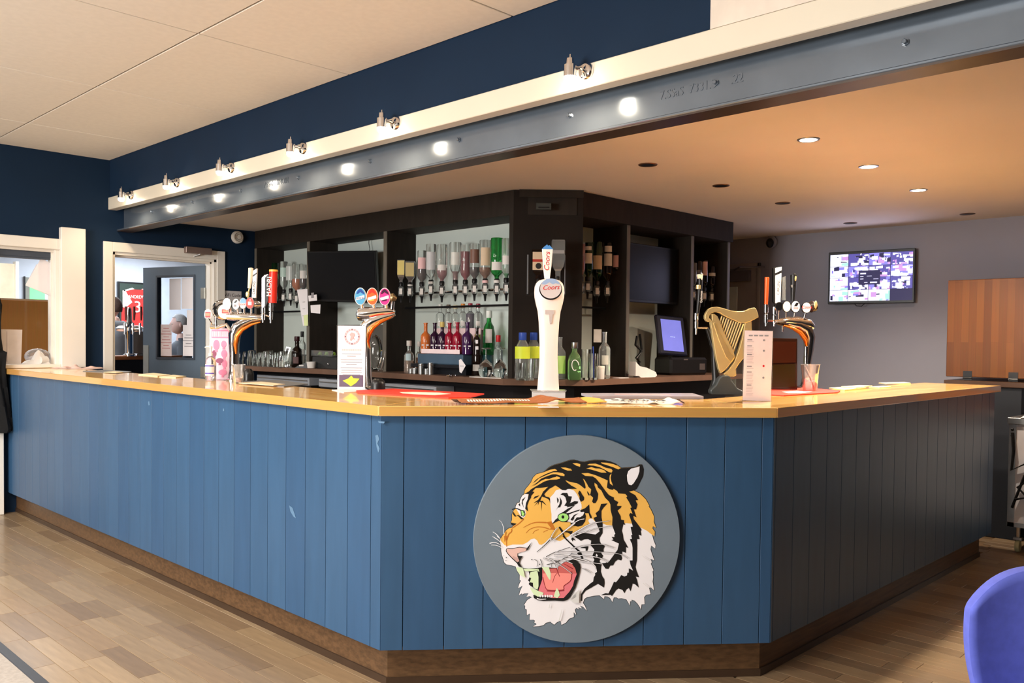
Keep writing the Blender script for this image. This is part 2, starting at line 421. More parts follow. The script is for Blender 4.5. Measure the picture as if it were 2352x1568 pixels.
def stave_mat(name, c1, c2, sc=1.0, rough=.16, coat=.5, bw=.42, rh=.045, swap=False):
    m = bpy.data.materials.new(name); m.use_nodes = True; N = m.node_tree.nodes; L = m.node_tree.links
    b = N['Principled BSDF']; b.inputs['Roughness'].default_value = rough; b.inputs['Coat Weight'].default_value = coat; b.inputs['Coat Roughness'].default_value = .04; b.inputs['Specular IOR Level'].default_value = .3
    tc = N.new('ShaderNodeTexCoord'); mp = N.new('ShaderNodeMapping'); L.new(tc.outputs['Object'], mp.inputs[0])
    if swap: mp.inputs['Rotation'].default_value = swap
    br = N.new('ShaderNodeTexBrick'); br.inputs['Scale'].default_value = 1; br.inputs['Brick Width'].default_value = bw; br.inputs['Row Height'].default_value = rh
    br.inputs['Mortar Size'].default_value = .0004; br.inputs['Bias'].default_value = 0
    br.inputs['Color1'].default_value = (*c1, 1); br.inputs['Color2'].default_value = (*c2, 1); br.inputs['Mortar'].default_value = (*[q * .6 for q in c2], 1)
    br.offset = .37; br.offset_frequency = 2
    L.new(mp.outputs[0], br.inputs['Vector'])
    mp2 = N.new('ShaderNodeMapping'); mp2.inputs['Scale'].default_value = (1.5, 30, 30); L.new(mp.outputs[0], mp2.inputs[0])
    nz = N.new('ShaderNodeTexNoise'); nz.inputs['Scale'].default_value = 3; nz.inputs['Detail'].default_value = 5; L.new(mp2.outputs[0], nz.inputs['Vector'])
    mx = N.new('ShaderNodeMix'); mx.data_type = 'RGBA'; mx.blend_type = 'MULTIPLY'; mx.inputs[0].default_value = .28
    L.new(br.outputs['Color'], mx.inputs[6]); L.new(nz.outputs['Color'], mx.inputs[7])
    gm = N.new('ShaderNodeHueSaturation'); gm.inputs['Value'].default_value = 1.5; gm.inputs['Saturation'].default_value = .97; L.new(mx.outputs[2], gm.inputs['Color'])
    L.new(gm.outputs[0], b.inputs['Base Color'])
    MATS[name] = m
    return m
OAK = stave_mat('oak_staves', srgb(244, 198, 118), srgb(222, 166, 84))
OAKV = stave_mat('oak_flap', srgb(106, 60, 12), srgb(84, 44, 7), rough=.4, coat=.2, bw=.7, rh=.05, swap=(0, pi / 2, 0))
wt = thing('bar_worktop', 'polished orange oak stave worktop along the blue counter', 'worktop')
ZT = 1.12
BKX, BKY = 2.48, 2.12
def section(pts, org, yaw):
    R = Matrix.Rotation(-yaw, 2)
    loc = [R @ (Vector(p) - Vector(org)) for p in pts]
    o = MB().prismz([(q.x, q.y) for q in loc], 1.081, ZT).build('worktop_section', OAK, wt)
    o.location = (org[0], org[1], 0); o.rotation_euler = (0, 0, yaw)
    bv = o.modifiers.new('bevel', 'BEVEL'); bv.width = .003; bv.segments = 2; bv.angle_limit = radians(30)
mA = Vector((2.48, 2.898)); mB = Vector((3.372, 2.12))
section([(XF, YW - .001), A0, mA, (BKX, YW - .001)], (XF, 0), pi / 2)
section([A0, B0, mB, mA], A0, math.atan2(fd.y, fd.x))
section([B0, (6.2, YF), (6.2, BKY), mB], (0, YF), 0)
# far stub of the counter beyond the hatch gap
stub = thing('end_counter', 'short dark counter stub against the far grey wall under the raised flap', 'counter', (0, 0, 0))
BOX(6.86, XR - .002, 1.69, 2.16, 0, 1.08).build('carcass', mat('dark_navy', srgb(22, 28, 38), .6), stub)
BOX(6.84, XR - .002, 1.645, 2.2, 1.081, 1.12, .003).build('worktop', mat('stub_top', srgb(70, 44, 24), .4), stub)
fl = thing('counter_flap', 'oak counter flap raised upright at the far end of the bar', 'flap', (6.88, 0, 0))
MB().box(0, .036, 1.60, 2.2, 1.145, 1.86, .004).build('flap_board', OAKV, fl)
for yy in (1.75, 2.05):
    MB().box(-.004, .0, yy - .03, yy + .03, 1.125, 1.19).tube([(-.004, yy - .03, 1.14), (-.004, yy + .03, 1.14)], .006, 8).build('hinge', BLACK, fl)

# chips and smears in the blue paint
for (pts, X) in (([(862, 1000), (868, 998), (871, 1008), (867, 1018), (872, 1030), (869, 1040), (865, 1026)], 1), ([(664, 1160), (672, 1166), (680, 1190), (674, 1186), (667, 1174)], 1), ([(512, 938), (515, 938), (515, 944), (512, 944)], 1), ([(340, 922), (343, 921), (344, 930), (341, 931)], 1), ([(868, 966), (884, 968), (882, 972), (870, 971)], 1)):
    Ps = [atx(x, y, XP - .0012) for x, y in pts]; c_ = sum(Ps, Vector()) / len(Ps)
    o = MB().prism([(-(p.y - c_.y), p.z - c_.z) for p in Ps], 0, .0006).build('paint_chip', mat('paint_chip', srgb(84, 116, 146), .6, var=.1), cnt)
    o.location = c_; o.rotation_euler = (0, 0, -pi / 2)
# ------------------------------------------------------------------ tiger disc on the corner facet
pz3 = Vector((a.x, a.y, 0)); pn3 = Vector((pn.x, pn.y, 0)); off = .0215
C0 = atp(1327, 1238.5, pz3 + pn3 * off, pn3) - pn3 * .0195
sg = thing('tiger_sign', 'round grey board painted with a snarling tiger head on the counter corner', 'sign', C0, math.atan2(pd.y, pd.x))
inv = Matrix.Translation(C0) @ Matrix.Rotation(math.atan2(pd.y, pd.x), 4, 'Z'); inv = inv.inverted()
RD = mpp(C0) * 238.5
MB().lathe([(RD, 0), (RD, -.0172), (RD - .0015, -.019), (0, -.019)], seg=96).xf(Matrix.Rotation(-pi / 2, 4, 'X')).xf(Matrix.Rotation(0, 4, 'X')).build('board', mat('sign_grey', srgb(112, 126, 138), .4, var=.04, scale=4), sg, False)
Q = {1: (1120, 1040, 200 / 1568), 2: (1310, 1040, 210 / 1568), 3: (1120, 1230, 210 / 1568), 4: (1310, 1210, 210 / 1568)}
def trace(spec):
    out = []
    q = 1
    for tk in spec.replace('\n', ' ').split():
        if tk[0] == 'Q': q = int(tk[1]); continue
        x, y = tk.split(','); ox, oy, k = Q[q]
        P = inv @ atp(ox + float(x) * k, oy + float(y) * k, pz3 + pn3 * off, pn3)
        out.append((P.x, P.z))
    return out
def cdt(pts):
    vs = [Vector(p) for p in pts]; n = len(vs)
    r = geometry.delaunay_2d_cdt(vs, [(i, (i + 1) % n) for i in range(n)], [tuple(range(n))], 1, 1e-6)
    return r[0], r[2]
LY = [0]
def layer(name, specs, m, ribbons=(), poly=None, out=None):
    LY[0] += 1; y = -.0195 - .00035 * LY[0]
    o = None
    for sp in specs:
        vs, fs = cdt(trace(sp) if isinstance(sp, str) else sp)
        o = MB().put([(v.x, y, v.y) for v in vs], fs).build(name, m, sg)
    mb = MB()
    for (sp, w0, w1) in ribbons:
        pts = [Vector(p) for p in (trace(sp) if isinstance(sp, str) else sp)]
        # smooth the ribbon a little
        if isinstance(sp, str) and len(pts) > 2:
            q = [pts[0]]
            for i in range(len(pts) - 1):
                p0 = pts[max(i - 1, 0)]; p1 = pts[i]; p2 = pts[i + 1]; p3 = pts[min(i + 2, len(pts) - 1)]
                for k in (1, 2, 3, 4):
                    t = k / 4
                    q.append(.5 * ((2 * p1) + (p2 - p0) * t + (2 * p0 - 5 * p1 + 4 * p2 - p3) * t * t + (3 * p1 - p0 - 3 * p2 + p3) * t ** 3))
            pts = q
        n = len(pts); vs = []
        for i, p in enumerate(pts):
            d = (pts[min(i + 1, n - 1)] - pts[max(i - 1, 0)])
            if d.length < 1e-9: d = Vector((1, 0))
            d.normalize(); nn = Vector((-d.y, d.x)); t = i / (n - 1)
            w = (w0 * (1 - t) + w1 * t) * mpx / 2
            vs += [(p.x + nn.x * w, y, p.y + nn.y * w), (p.x - nn.x * w, y, p.y - nn.y * w)]
        o = MB().put(vs, [(2 * i, 2 * i + 1, 2 * i + 3, 2 * i + 2) for i in range(n - 1)]).build(name + '_line' if specs else name, m, sg)
    return o
mpx = mpp(C0)
TB = mat('tiger_black', srgb(24, 24, 24), .5, var=0); TW = mat('tiger_white', srgb(242, 240, 244), .45, var=.01)
TO = mat('tiger_orange', srgb(240, 186, 90), .45, var=.02); TG = mat('tiger_tooth', srgb(220, 240, 196), .45, var=0)
TE = mat('tiger_eye', srgb(170, 232, 130), .4, var=0); TBr = mat('tiger_brown', srgb(196, 116, 40), .5, var=0)
TP = mat('tiger_nose', srgb(232, 190, 178), .45, var=.02); TR = mat('tiger_mouth_pink', srgb(232, 124, 134), .45, var=.02)
TR2 = mat('tiger_palate', srgb(208, 104, 100), .45, var=.02); TT = mat('tiger_tongue', srgb(250, 150, 140), .45, var=.01)
TLN = mat('tiger_line', srgb(150, 40, 50), .5, var=0); TGR = mat('tiger_shade', srgb(222, 222, 220), .5, var=0)
SIL = '''Q1 1568,125 1480,130 1330,180 1200,215 1120,250 1060,300 1010,345 880,380 820,440 780,530 740,580 690,640 665,680 662,735
620,770 590,830 575,890 530,905 505,960 500,1000 465,1040 440,1110 440,1200 420,1250 430,1280 470,1305 430,1345 380,1355 335,1390
300,1440 250,1515 220,1550 Q3 210,60 218,130 230,200 232,260 245,330 270,400 285,455 320,490 400,505 480,525 500,590 550,670 548,760
572,765 540,830 522,900 600,855 560,940 535,1020 590,985 595,1010 620,990 700,985 665,1045 720,1035 760,1050 680,1100 625,1185
645,1200 640,1250 670,1262 672,1360 725,1330 718,1440 790,1440 810,1455 800,1490 830,1500 835,1520 775,1555 880,1550 960,1530
1000,1490 1050,1480 1070,1470 1140,1525 1190,1480 1250,1455 1265,1528 1340,1490 1400,1420 1480,1390 1475,1310 1520,1355 1495,1270
1520,1235 Q4 150,1415 130,1375 200,1395 165,1345 215,1365 285,1435 250,1350 215,1300 240,1230 290,1200 420,1175 500,1170 575,1235
585,1185 640,1190 680,1215 722,1285 745,1205 790,1205 820,1225 880,1220 960,1240 990,1290 1020,1345 1025,1270 1050,1275 1050,1245
1100,1260 1150,1310 1190,1370 1210,1415 1220,1325 1275,1320 1265,1200 1300,1160 1375,1150 1350,1040 1380,1035 1435,1085 1410,930
1420,860 1410,760 1425,740 1380,630 1395,600 1375,545 1440,570 1395,450 1375,380 1385,315 1455,370 1460,310 1425,220 1400,125
1445,160 Q2 1448,1350 1408,1290 1415,1255 1468,1280 1430,1180 1435,1090 1380,970 1340,910 1355,905 1290,790 1200,700 1085,640
1130,610 1170,530 1240,390 1250,280 1225,200 1180,200 1120,240 1000,250 870,258 780,190 680,150 560,125 420,122 320,135 240,155
170,150 110,130 75,126'''
sil = trace(SIL)
layer('head_outline', [], TB, [(sil + sil[:1], 2.2, 2.2)])
layer('white_fur', [SIL], TW)
ORG = SIL.split('Q3')[0] + '''Q3 215,50 230,90 290,160 340,172 430,150 600,150 680,110 740,60 800,45 850,80 880,145 920,155 980,120 1040,60
1080,20 1200,80 1240,90 1390,10 Q2 0,1400 150,1330 300,1240 330,1210 305,1160 320,1130 370,1120 430,1180 545,1200 620,1235 720,1240
900,1210 960,1200 1050,1210 1120,1180 1200,1275 1310,1330 1400,1400 1440,1425 ''' + 'Q2 1448,1350' + SIL.split('Q2 1448,1350')[1]
layer('orange_fur', [ORG], TO)
layer('white_patch', ['''Q1 1125,800 1190,730 1230,670 1300,650 1360,665 1460,640 Q2 60,640 110,700 150,780 190,880 195,950 170,960 240,1010
220,1060 170,1100 60,1165 0,1190 Q1 1500,1240 1400,1240 1280,1215 1160,1260 1150,1200 1150,1100 1130,950''',
'''Q1 665,740 735,735 720,830 690,900 680,980 680,1040 690,1080 670,1150 630,1165 590,1130 560,1080 520,1010 500,1000 505,960 530,910
575,890 590,830 620,770'''], TW)
layer('muzzle_creases', ['Q1 1060,1245 1150,1225 1220,1385 1090,1375 1140,1350'], TBr,
 [('Q1 640,1340 780,1270 900,1245 1060,1252', 1, 3), ('Q1 690,1440 760,1370 880,1330 1000,1335 1100,1365', 1, 2.5), ('Q1 810,1450 850,1400 920,1378', 1, 1.2),
  ('Q1 1000,1425 1040,1400 1080,1390', 1, 1.5), ('Q1 430,1360 430,1410 380,1460 340,1568', 2, 3), ('Q1 330,1420 320,1500 312,1568', 2, 2), ('Q3 325,0 322,90 326,190', 3, 1), ('Q3 290,0 292,100', 2, 1),
  ('Q1 650,1185 560,1270 440,1350', 2.5, 2)])
B1 = '''Q1 1568,125 1480,130 1330,180 1200,215 1120,250 1060,300 1010,345 930,420 820,530 850,520 770,605 880,540 800,610 740,690 660,735 700,735 740,740
720,830 690,900 675,1000 725,1050 710,950 740,860 780,800 780,770 840,700 800,690 860,630 960,625 1090,605 1000,690 960,770 910,840
820,900 900,872 830,960 910,880 900,950 925,872 960,885 970,1050 975,880 1060,945 990,860 942,857 975,780 1080,820 1110,850 1125,910
1120,820 1100,795 1040,780 1015,740 1060,690 1110,640 1160,615 1215,580 1280,620 1340,665 1400,670 1440,645 1560,642 Q2 110,612 60,580
0,550 Q1 1500,580 1420,520 1395,485 1470,515 Q2 75,510 110,515 170,550 245,612 260,590 245,520 210,435 240,455 280,520 310,580 355,620
345,690 335,715 390,765 370,830 395,860 430,855 465,790 475,700 440,630 410,550 410,505 460,545 470,590 530,640 590,760 660,830
685,880 690,980 720,1100 715,1240 770,1385 750,1400 755,1440 705,1435 735,1480 700,1490 830,1550 Q4 820,330 805,390 740,480 660,590
600,610 540,620 600,710 650,715 680,660 730,655 765,590 810,555 870,570 885,530 870,480 800,450 885,460 885,415 950,440 950,340
990,355 960,300 910,210 900,130 880,60 Q2 880,1330 905,1220 940,1230 915,1180 920,1150 865,1140 860,1080 805,985 860,940 875,905
800,905 795,885 820,840 750,800 740,780 750,765 660,720 600,650 500,510 430,430 380,400 250,390 185,345 300,340 420,375 530,420
640,470 625,590 660,615 720,630 740,610 800,650 820,690 940,700 975,740 955,760 1000,830 1050,930 1025,940 1065,1040 1025,1025
1005,1060 1040,1160 1070,1260 1030,1265 1060,1400 1040,1410 1055,1470 1020,1475 1045,1550 Q4 1045,230 1065,350 1065,570 1015,570
1030,650 1075,745 1000,705 1000,780 975,780 970,825 925,845 870,820 840,870 780,945 745,935 700,1040 650,1135 600,1130 520,1165
690,1160 710,1180 780,1080 820,1050 890,1075 925,1130 960,1065 1000,1040 1030,1100 1065,965 1110,980 1170,1035 1140,900 1115,845
1175,860 1130,740 1115,680 1140,560 1145,300 1140,205 1185,205 1165,130 1215,145 1205,60 1220,50 Q2 1205,1290 1140,1200 1085,1130
1075,1075 1130,1100 1085,965 1125,965 1150,880 1115,810 1160,805 1110,720 1000,660 1085,640 1130,610 1170,530 1240,390 1250,280
1225,200 1180,200 1120,240 1000,250 870,258 850,262 780,190 680,150 560,125 420,122 320,135 240,155 170,150 110,130 75,126'''
STR = [B1, 'Q2 150,640 130,690 155,740 155,790 180,835 230,805 235,760 200,710 175,660', 'Q2 285,650 290,690 315,730 330,715 310,680',
 'Q2 320,880 250,945 165,980 175,1010 230,1005 250,1030 310,1030 335,1110 365,1120 360,1080 330,1020',
 '''Q2 525,870 635,862 570,930 530,990 530,1100 550,1200 550,1380 Q4 550,100 500,180 500,240 520,280 590,320 565,380 570,415 520,440 560,490
 540,530 500,560 500,600 540,620 525,680 520,760 545,840 580,890 585,960 575,1035 470,970 350,1040 260,1090 205,1160 200,1260 175,1265
 180,1150 240,1055 340,965 390,930 400,860 425,820 420,790 455,765 440,680 400,630 390,600 410,560 375,490 400,430 410,385 345,310
 355,230 300,205 230,210 180,235 120,195 70,165 100,110 250,100 430,125 500,70 480,20 Q2 460,1240 430,1180 395,1110 455,1085 430,1030 490,980 510,920''',
 'Q2 240,1010 265,1080 250,1170 200,1240 130,1260 60,1245 0,1220 0,1190 60,1165 110,1100 165,1100 215,1070',
 'Q1 1310,745 1350,715 1430,715 1455,775 1515,780 1490,880 1440,960 1380,945 1420,880 1400,800 1370,765',
 'Q1 1425,975 1475,905 1560,865 Q2 130,828 125,860 60,890 Q1 1568,945', 'Q1 1295,785 1330,850 1335,900 1305,975 1260,980 1215,1050 1290,920 1305,850',
 'Q1 1245,795 1275,830 1275,870 1255,900', 'Q1 680,790 625,830 610,900 630,940 660,1000 635,930 630,870', 'Q1 550,930 580,900 585,960',
 'Q1 820,825 850,780 930,760 880,800', 'Q1 1160,1275 1220,1195 1270,1160 1290,1100 1370,1050 1440,1000 1568,940 1500,1000 1400,1085 1568,1060 1460,1105 1455,1160 1430,1230 1500,1245 1340,1242 1280,1215',
 'Q1 460,1050 455,1100 490,1145 540,1125 600,1190 650,1185 550,1110 510,1130 475,1080', 'Q1 420,1250 520,1270 470,1305 430,1280',
 'Q4 170,345 305,325 300,370 285,405 260,405 260,365 185,355', 'Q4 150,430 180,425 215,520 210,560 165,545 190,520 110,445', 'Q4 10,200 40,175 90,230 45,215 35,245',
 'Q1 1275,1340 1300,1320 1360,1400 1440,1405 1535,1400 1500,1465 1440,1430 1340,1410', 'Q2 160,965 0,1015 0,1030 150,990', 'Q2 0,1140 60,1060 140,1030 70,1080 60,1130 30,1160']
layer('black_stripe', STR, TB, [('Q1 435,1015 510,995 600,1030 660,1045', 1.5, 3), ('Q1 1290,1330 1370,1480 1420,1568', 3, 2), ('Q3 1290,0 1400,110 1560,265', 3, 2.5), ('Q4 0,270 80,350 160,420', 2.5, 3)])
layer('orange_stripe', ['Q1 1010,345 1120,300 1210,285 1245,305 1250,318 1180,325 1060,370 960,420 880,470 820,530 780,530 820,440 880,380',
 'Q1 770,605 850,520 930,450 1080,385 1180,345 1260,345 1350,360 1385,385 1380,415 1310,405 1230,380 1170,380 1080,410 960,460 900,520',
 'Q1 700,680 770,620 880,560 960,500 1040,465 1110,465 1170,440 1225,430 1240,415 1305,440 1300,460 1240,475 1120,480 1020,510 900,580 780,650 740,690 690,700',
 'Q1 1318,260 1400,260 1480,280 1520,315 1440,315 1370,290', 'Q2 35,175 110,172 170,190 165,235 100,215', 'Q2 0,262 30,300 0,302',
 'Q2 285,205 320,185 430,180 520,210 600,250 700,270 722,300 705,335 660,325 580,280 500,240 400,215',
 'Q2 272,265 360,240 430,262 500,265 580,295 620,335 530,335 450,310 350,280', 'Q2 520,160 620,165 740,190 820,225 858,260 820,280 740,245 620,205 540,180',
 'Q2 705,350 675,380 668,430 675,520 730,560 700,480 690,420'], TO)
layer('ear_patch', ['Q2 1185,225 1130,245 1040,265 990,310 968,380 975,480 1000,540 1045,550 1080,520 1150,410 1180,320', 'Q4 430,480 450,455 470,490 450,515',
 'Q2 20,1165 70,1150 60,1190 0,1195'], TW)
def ellp(q, cx, cy, rx, ry, n=28): return 'Q%d ' % q + ' '.join('%f,%f' % (cx + rx * cos(2 * pi * i / n), cy + ry * sin(2 * pi * i / n)) for i in range(n))
layer('eye_rim', [ellp(1, 1360, 1155, 104, 84), 'Q1 590,1020 655,1035 675,1095 645,1142 600,1125'], TB)
layer('eye', [ellp(1, 1360, 1155, 92, 72), 'Q1 605,1035 650,1048 664,1092 640,1130 612,1115'], TE)
layer('pupil', [ellp(1, 1353, 1148, 26, 30), ellp(1, 650, 1058, 10, 16)], TB)
layer('nose', ['Q3 330,210 430,215 540,190 670,210 650,255 560,280 505,300 510,340 550,400 545,440 500,445 430,390 360,320 320,260'], TP)
layer('nose_shadow', ['Q3 430,340 520,380 548,410 545,440 500,445 430,390'], mat('nose_dark', srgb(208, 166, 158), .5, var=0))
MTH = '''Q3 545,520 600,545 700,557 860,545 930,532 1050,540 1180,545 1240,500 1300,450 1400,415 1478,396 1540,440 1579,480 1590,540 1570,640 1540,760 1500,880
1418,1040 1370,1090 1290,1115 1150,1105 950,1110 850,1095 790,1060 780,1010 820,1000 830,900 740,860 700,820 720,790 690,760 720,700 705,610'''
layer('mouth_dark', [MTH, 'Q3 505,340 600,345 560,400 540,460 590,535 530,520 495,455 545,430', 'Q3 670,210 700,170 760,100 690,230 650,255'], TB,
 [('Q3 325,215 318,260 360,320 430,390 500,455', 1.2, 2), ('Q3 330,210 430,215 540,190 670,210', 1.2, 1.2), ('Q3 840,275 960,170 1060,70 1100,20', 1, 2.5), ('Q3 1000,355 1100,300 1200,260 1410,190', 1.5, 1),
  ('Q3 1010,490 1150,455 1300,385 1380,350 1450,290', 1.5, 1.2), ('Q3 795,400 850,430 858,480 840,520', 1, 1), ('Q3 900,400 930,470 928,530', 1.5, 1), ('Q3 745,405 765,405', 2, 2), ('Q3 880,482 898,484', 2, 2), ('Q3 312,368 326,368', 2.4, 2.4), ('Q3 274,340 282,342', 1.4, 1.4), ('Q3 306,420 320,420', 1.2, 1.2),
  ('Q3 1090,480 1095,530', 1, 1), ('Q3 1150,470 1160,520', 1, 1), ('Q3 1210,440 1240,480', 1, 1)])
layer('cheek_inside', ['Q3 730,620 850,590 870,700 870,860 850,920 780,870 775,800 720,790 745,720 710,700'], TG)
layer('mouth_pink', ['Q3 935,560 1050,560 1180,550 1270,480 1330,440 1420,460 1490,540 1525,650 1480,760 1460,850 1400,950 1300,1060 1100,1060 930,1010 870,930 935,740'], TR)
layer('palate', ['Q3 935,560 1180,550 1270,480 1330,440 1440,470 1500,560 1520,640 1440,640 1000,640 940,640'], TR2)
layer('tongue', ['Q3 945,640 1200,630 1430,640 1430,720 1400,780 1300,850 1300,910 1220,930 1020,920 970,860 950,720'], TT, )
layer('tongue_line', [], TLN, [('Q3 945,700 965,800 1000,900 1060,925 1220,925 1300,910 1305,850 1400,780 1430,720 1440,600', 1.5, 1.5), ('Q3 1110,795 1150,680 1200,625', 1, 1), ('Q3 1010,935 1150,945 1310,930', 2, 1.5), ('Q3 1170,540 1230,690', 1, 1.5), ('Q3 1300,470 1460,560', 1, 2)])
layer('tooth', ['Q3 485,530 600,545 620,620 640,715 550,660 510,600', 'Q3 925,530 1045,530 1080,640 1075,745 1050,740 1000,650', 'Q3 720,870 850,930 960,970 920,1020 860,1035 790,1000 750,940',
 'Q3 1185,885 1215,940 1235,1010 1190,1060 1130,1035 1150,960', 'Q3 610,555 860,560 880,610 850,582 760,600 640,600', 'Q3 840,555 870,560 885,612 850,590'], TG,
 [('Q3 640,560 660,595', .3, .3)])
layer('lower_tooth', [ellp(3, 900 + 42 * i, 1022 + i, 17, 24, 10) for i in range(5)] + [ellp(3, 1090, 1026, 26, 22, 10)], TW, [('Q3 840,1065 900,1080 1000,1075', 3, 1.5)])
WK = [('Q4 0,365 140,325 300,300 500,285 620,310 740,350', 1.2, .8), ('Q4 0,415 200,418 400,415 600,428 760,440 880,470 980,530', 1.4, .6),
 ('Q4 0,470 200,480 400,500 560,545 640,600', 2, 1), ('Q4 0,500 250,560 400,640 440,725', 2, 1.2), ('Q4 0,520 200,580 360,600 540,625', 2, 1.2), ('Q4 200,700 280,735 355,780', .8, .6),
 ('Q2 0,1400 150,1310 300,1225 440,1185 560,1170 670,1155', 2.6, .6), ('Q2 0,1440 200,1360 400,1295 560,1265 720,1240', 2, .6), ('Q1 1120,1560 1160,1460 1220,1370 1260,1335', 2, 1), ('Q1 1160,1568 1250,1500 1400,1380 1568,1250', 1.5, 3),
 ('Q2 0,1240 60,1190 150,1140 235,1122', 2, 1.4), ('Q3 1170,270 1300,265 1568,262', 2, 1), ('Q3 1130,330 1300,330 1568,380', 2.5, 1.2), ('Q3 1030,380 1150,440 1200,570', 2, .6), ('Q3 950,375 1100,430 1280,520 1440,640', 1.6, .8), ('Q3 1120,400 1300,410 1450,470', 2.4, 1)]
layer('whisker_edge', [], TB, [(a_, w0 + 1.3, w1 + .8) for (a_, w0, w1) in WK])
layer('whisker', [], TW, WK + [('Q3 30,122 120,105 210,142', 2, 1), ('Q3 90,10 160,50 212,98', 1.5, 1), ('Q3 160,0 212,45', 1.5, 1), ('Q3 60,150 150,155 228,190', .8, 1.4),
 ('Q1 210,1520 150,1450 90,1410', 2, .8), ('Q1 290,1450 285,1350 262,1270', 1.6, 1), ('Q1 262,1270 240,1230 205,1200', .8, .5), ('Q1 80,1490 130,1525 200,1568', .6, 1.4)])
layer('fur_shade', ['Q3 1568,900 1400,1090 1480,1140 1560,1140', 'Q4 20,1240 100,1180 110,1090 60,1120 0,1200'], TGR,
 [('Q3 1050,1230 1060,1180 1070,1140', 2, .5), ('Q3 1220,1450 1250,1340 1270,1250', 3, 1), ('Q4 1240,950 1300,1000 1340,1040', 1, 1.2), ('Q4 1220,480 1290,530 1360,570', .6, 1.2)])

# ------------------------------------------------------------------ back bar
XC, XK = 4.12, 4.41          # front edge and back panel of the long run
YC, YK = 3.77, 4.085         # the same for the short run
ZC, ZP, ZL = 1.125, 2.215, 2.378
bb = thing('back_bar', 'dark brown open back bar shelving with pale panels turning a corner', 'shelving')
mb = MB().box(XC, XK, 4.036, 7.44, ZP, ZL).prismz([(XC, 4.036), (4.417, 3.741), (XK + .3, 4.036)], ZP, ZL).box(4.417, 6.43, YC - .03, YK, ZP, ZL)
mb.build('pelmet', BRN, bb)
for (y0, y1) in ((6.545, 7.405), (5.455, 6.5), (4.075, 5.41)):
    BOX(XK, XK + .02, y0 - .02, y1 + .02, ZC, ZP).build('back_panel', PANEL, bb)
for (y0, y1) in ((7.405, 7.44), (6.5, 6.54), (5.41, 5.45)):
    BOX(XC + .004, XK + .02, y0, y1, ZC + .001, ZP).build('divider', BRN, bb)
    BOX(XC - .002, XC + .004, y0, y1, ZC + .001, ZP).build('divider_edge', BRNE, bb)
BOX(XC, XK + .02, 4.036, 4.075, ZC + .001, ZP).build('divider', BRN, bb)
MB().prismz([(XC - .001, 4.034), (4.455, 3.715), (4.475, 3.765), (4.475, YK), (XK + .02, YK), (XK, 4.05)], ZC + .001, ZL - .001).build('corner_panel', mat('corner_board', srgb(30, 24, 20), .75, spec=.2, var=.1, scale=5), bb)
MB().prismz([(4.13, 3.995), (4.44, 3.70), (4.445, 3.706), (4.136, 4.0)], ZL - .05, ZL).build('cornice_strip', BRN, bb)
for (x0, x1) in ((4.475, 5.015), (5.05, 5.85), (5.885, 6.40)):
    BOX(x0 - .01, x1 + .01, YK, YK + .02, ZC, ZP).build('back_panel', PANEL if x0 < 5.6 else mat('dark_back', srgb(44, 42, 44), .5), bb)
for x0 in (5.017, 5.852, 6.40):
    BOX(x0, x0 + .033, YC + .004, YK + .02, ZC + .001, ZP).build('divider', BRN, bb)
    BOX(x0, x0 + .033, YC - .002, YC + .004, ZC + .001, ZP).build('divider_edge', BRNE, bb)
BOX(4.46, 4.478, YC - .03, YC + .01, ZC + .001, ZP).build('divider_edge', BRNE, bb)
# dark board behind the lower part of the second bay, and small board in the first
BOX(XK - .012, XK - .001, 5.452, 6.498, 1.13, 1.50).build('lower_board', mat('low_board', srgb(84, 80, 74), .55, var=.1), bb)
P = atx(603, 768, XK - .01)
BOX(XK - .02, XK - .001, P.y - .10, P.y + .12, 1.34, 1.60).build('lower_board', mat('green_board', srgb(62, 70, 56), .55), bb)

bc = thing('back_counter', 'brown laminate counter running under the back bar bottles', 'worktop')
outl = [(3.85, 7.45), (3.87, 6.9), (3.985, 6.1), (3.985, 3.985), (4.35, 3.615), (6.42, 3.615), (6.42, YK), (XK + .02, YK), (XK + .02, 7.45)]
MB().prismz(outl, ZC - .04, ZC).build('countertop', CTOP, bc)
bs = MB().prismz([(4.16, 7.45), (4.16, 4.06), (4.45, 3.77), (6.40, 3.77), (6.40, YK), (XK + .02, YK), (XK + .02, 7.45)], 0, ZC - .04)
bs.build('base_cabinet', mat('base_cab', srgb(24, 20, 22), .6), bc)
FR = mat('chiller_grey', srgb(160, 166, 176), .35)
for n, (p0, p1) in enumerate(((592, 712), (734, 800), (884, 1004))):
    y1 = atx(p0, 870, 3.99).y; y0 = atx(p1, 870, 3.99).y
    c = thing('bottle_chiller', ('grey topped bottle chiller under the back counter, behind the pink leaflet', 'grey topped bottle chiller under the back counter, hidden partly by the white poster',
              'grey topped bottle chiller under the back counter, behind the red bar runner')[n], 'chiller', (0, 0, 0), 0, 'undercounter chillers')
    BOX(4.0, 4.155, y0, y1, .1, .98).build('body', BLACK, c)
    MB().box(3.98, 4.155, y0, y1, .98, 1.045, .004).build('top_panel', FR, c)
    MB().box(3.972, 3.98, y0 + .02, y1 - .02, 1.018, 1.026).build('handle', STEEL, c)
    for k in range(2):
        ym = (y0 + y1) / 2
        BOX(3.985, 4.0, (y0, ym)[k] + .01, (ym, y1)[k] - .01, .14, .95, .004).build('door', mat('chiller_door', srgb(30, 34, 40), .15), c)

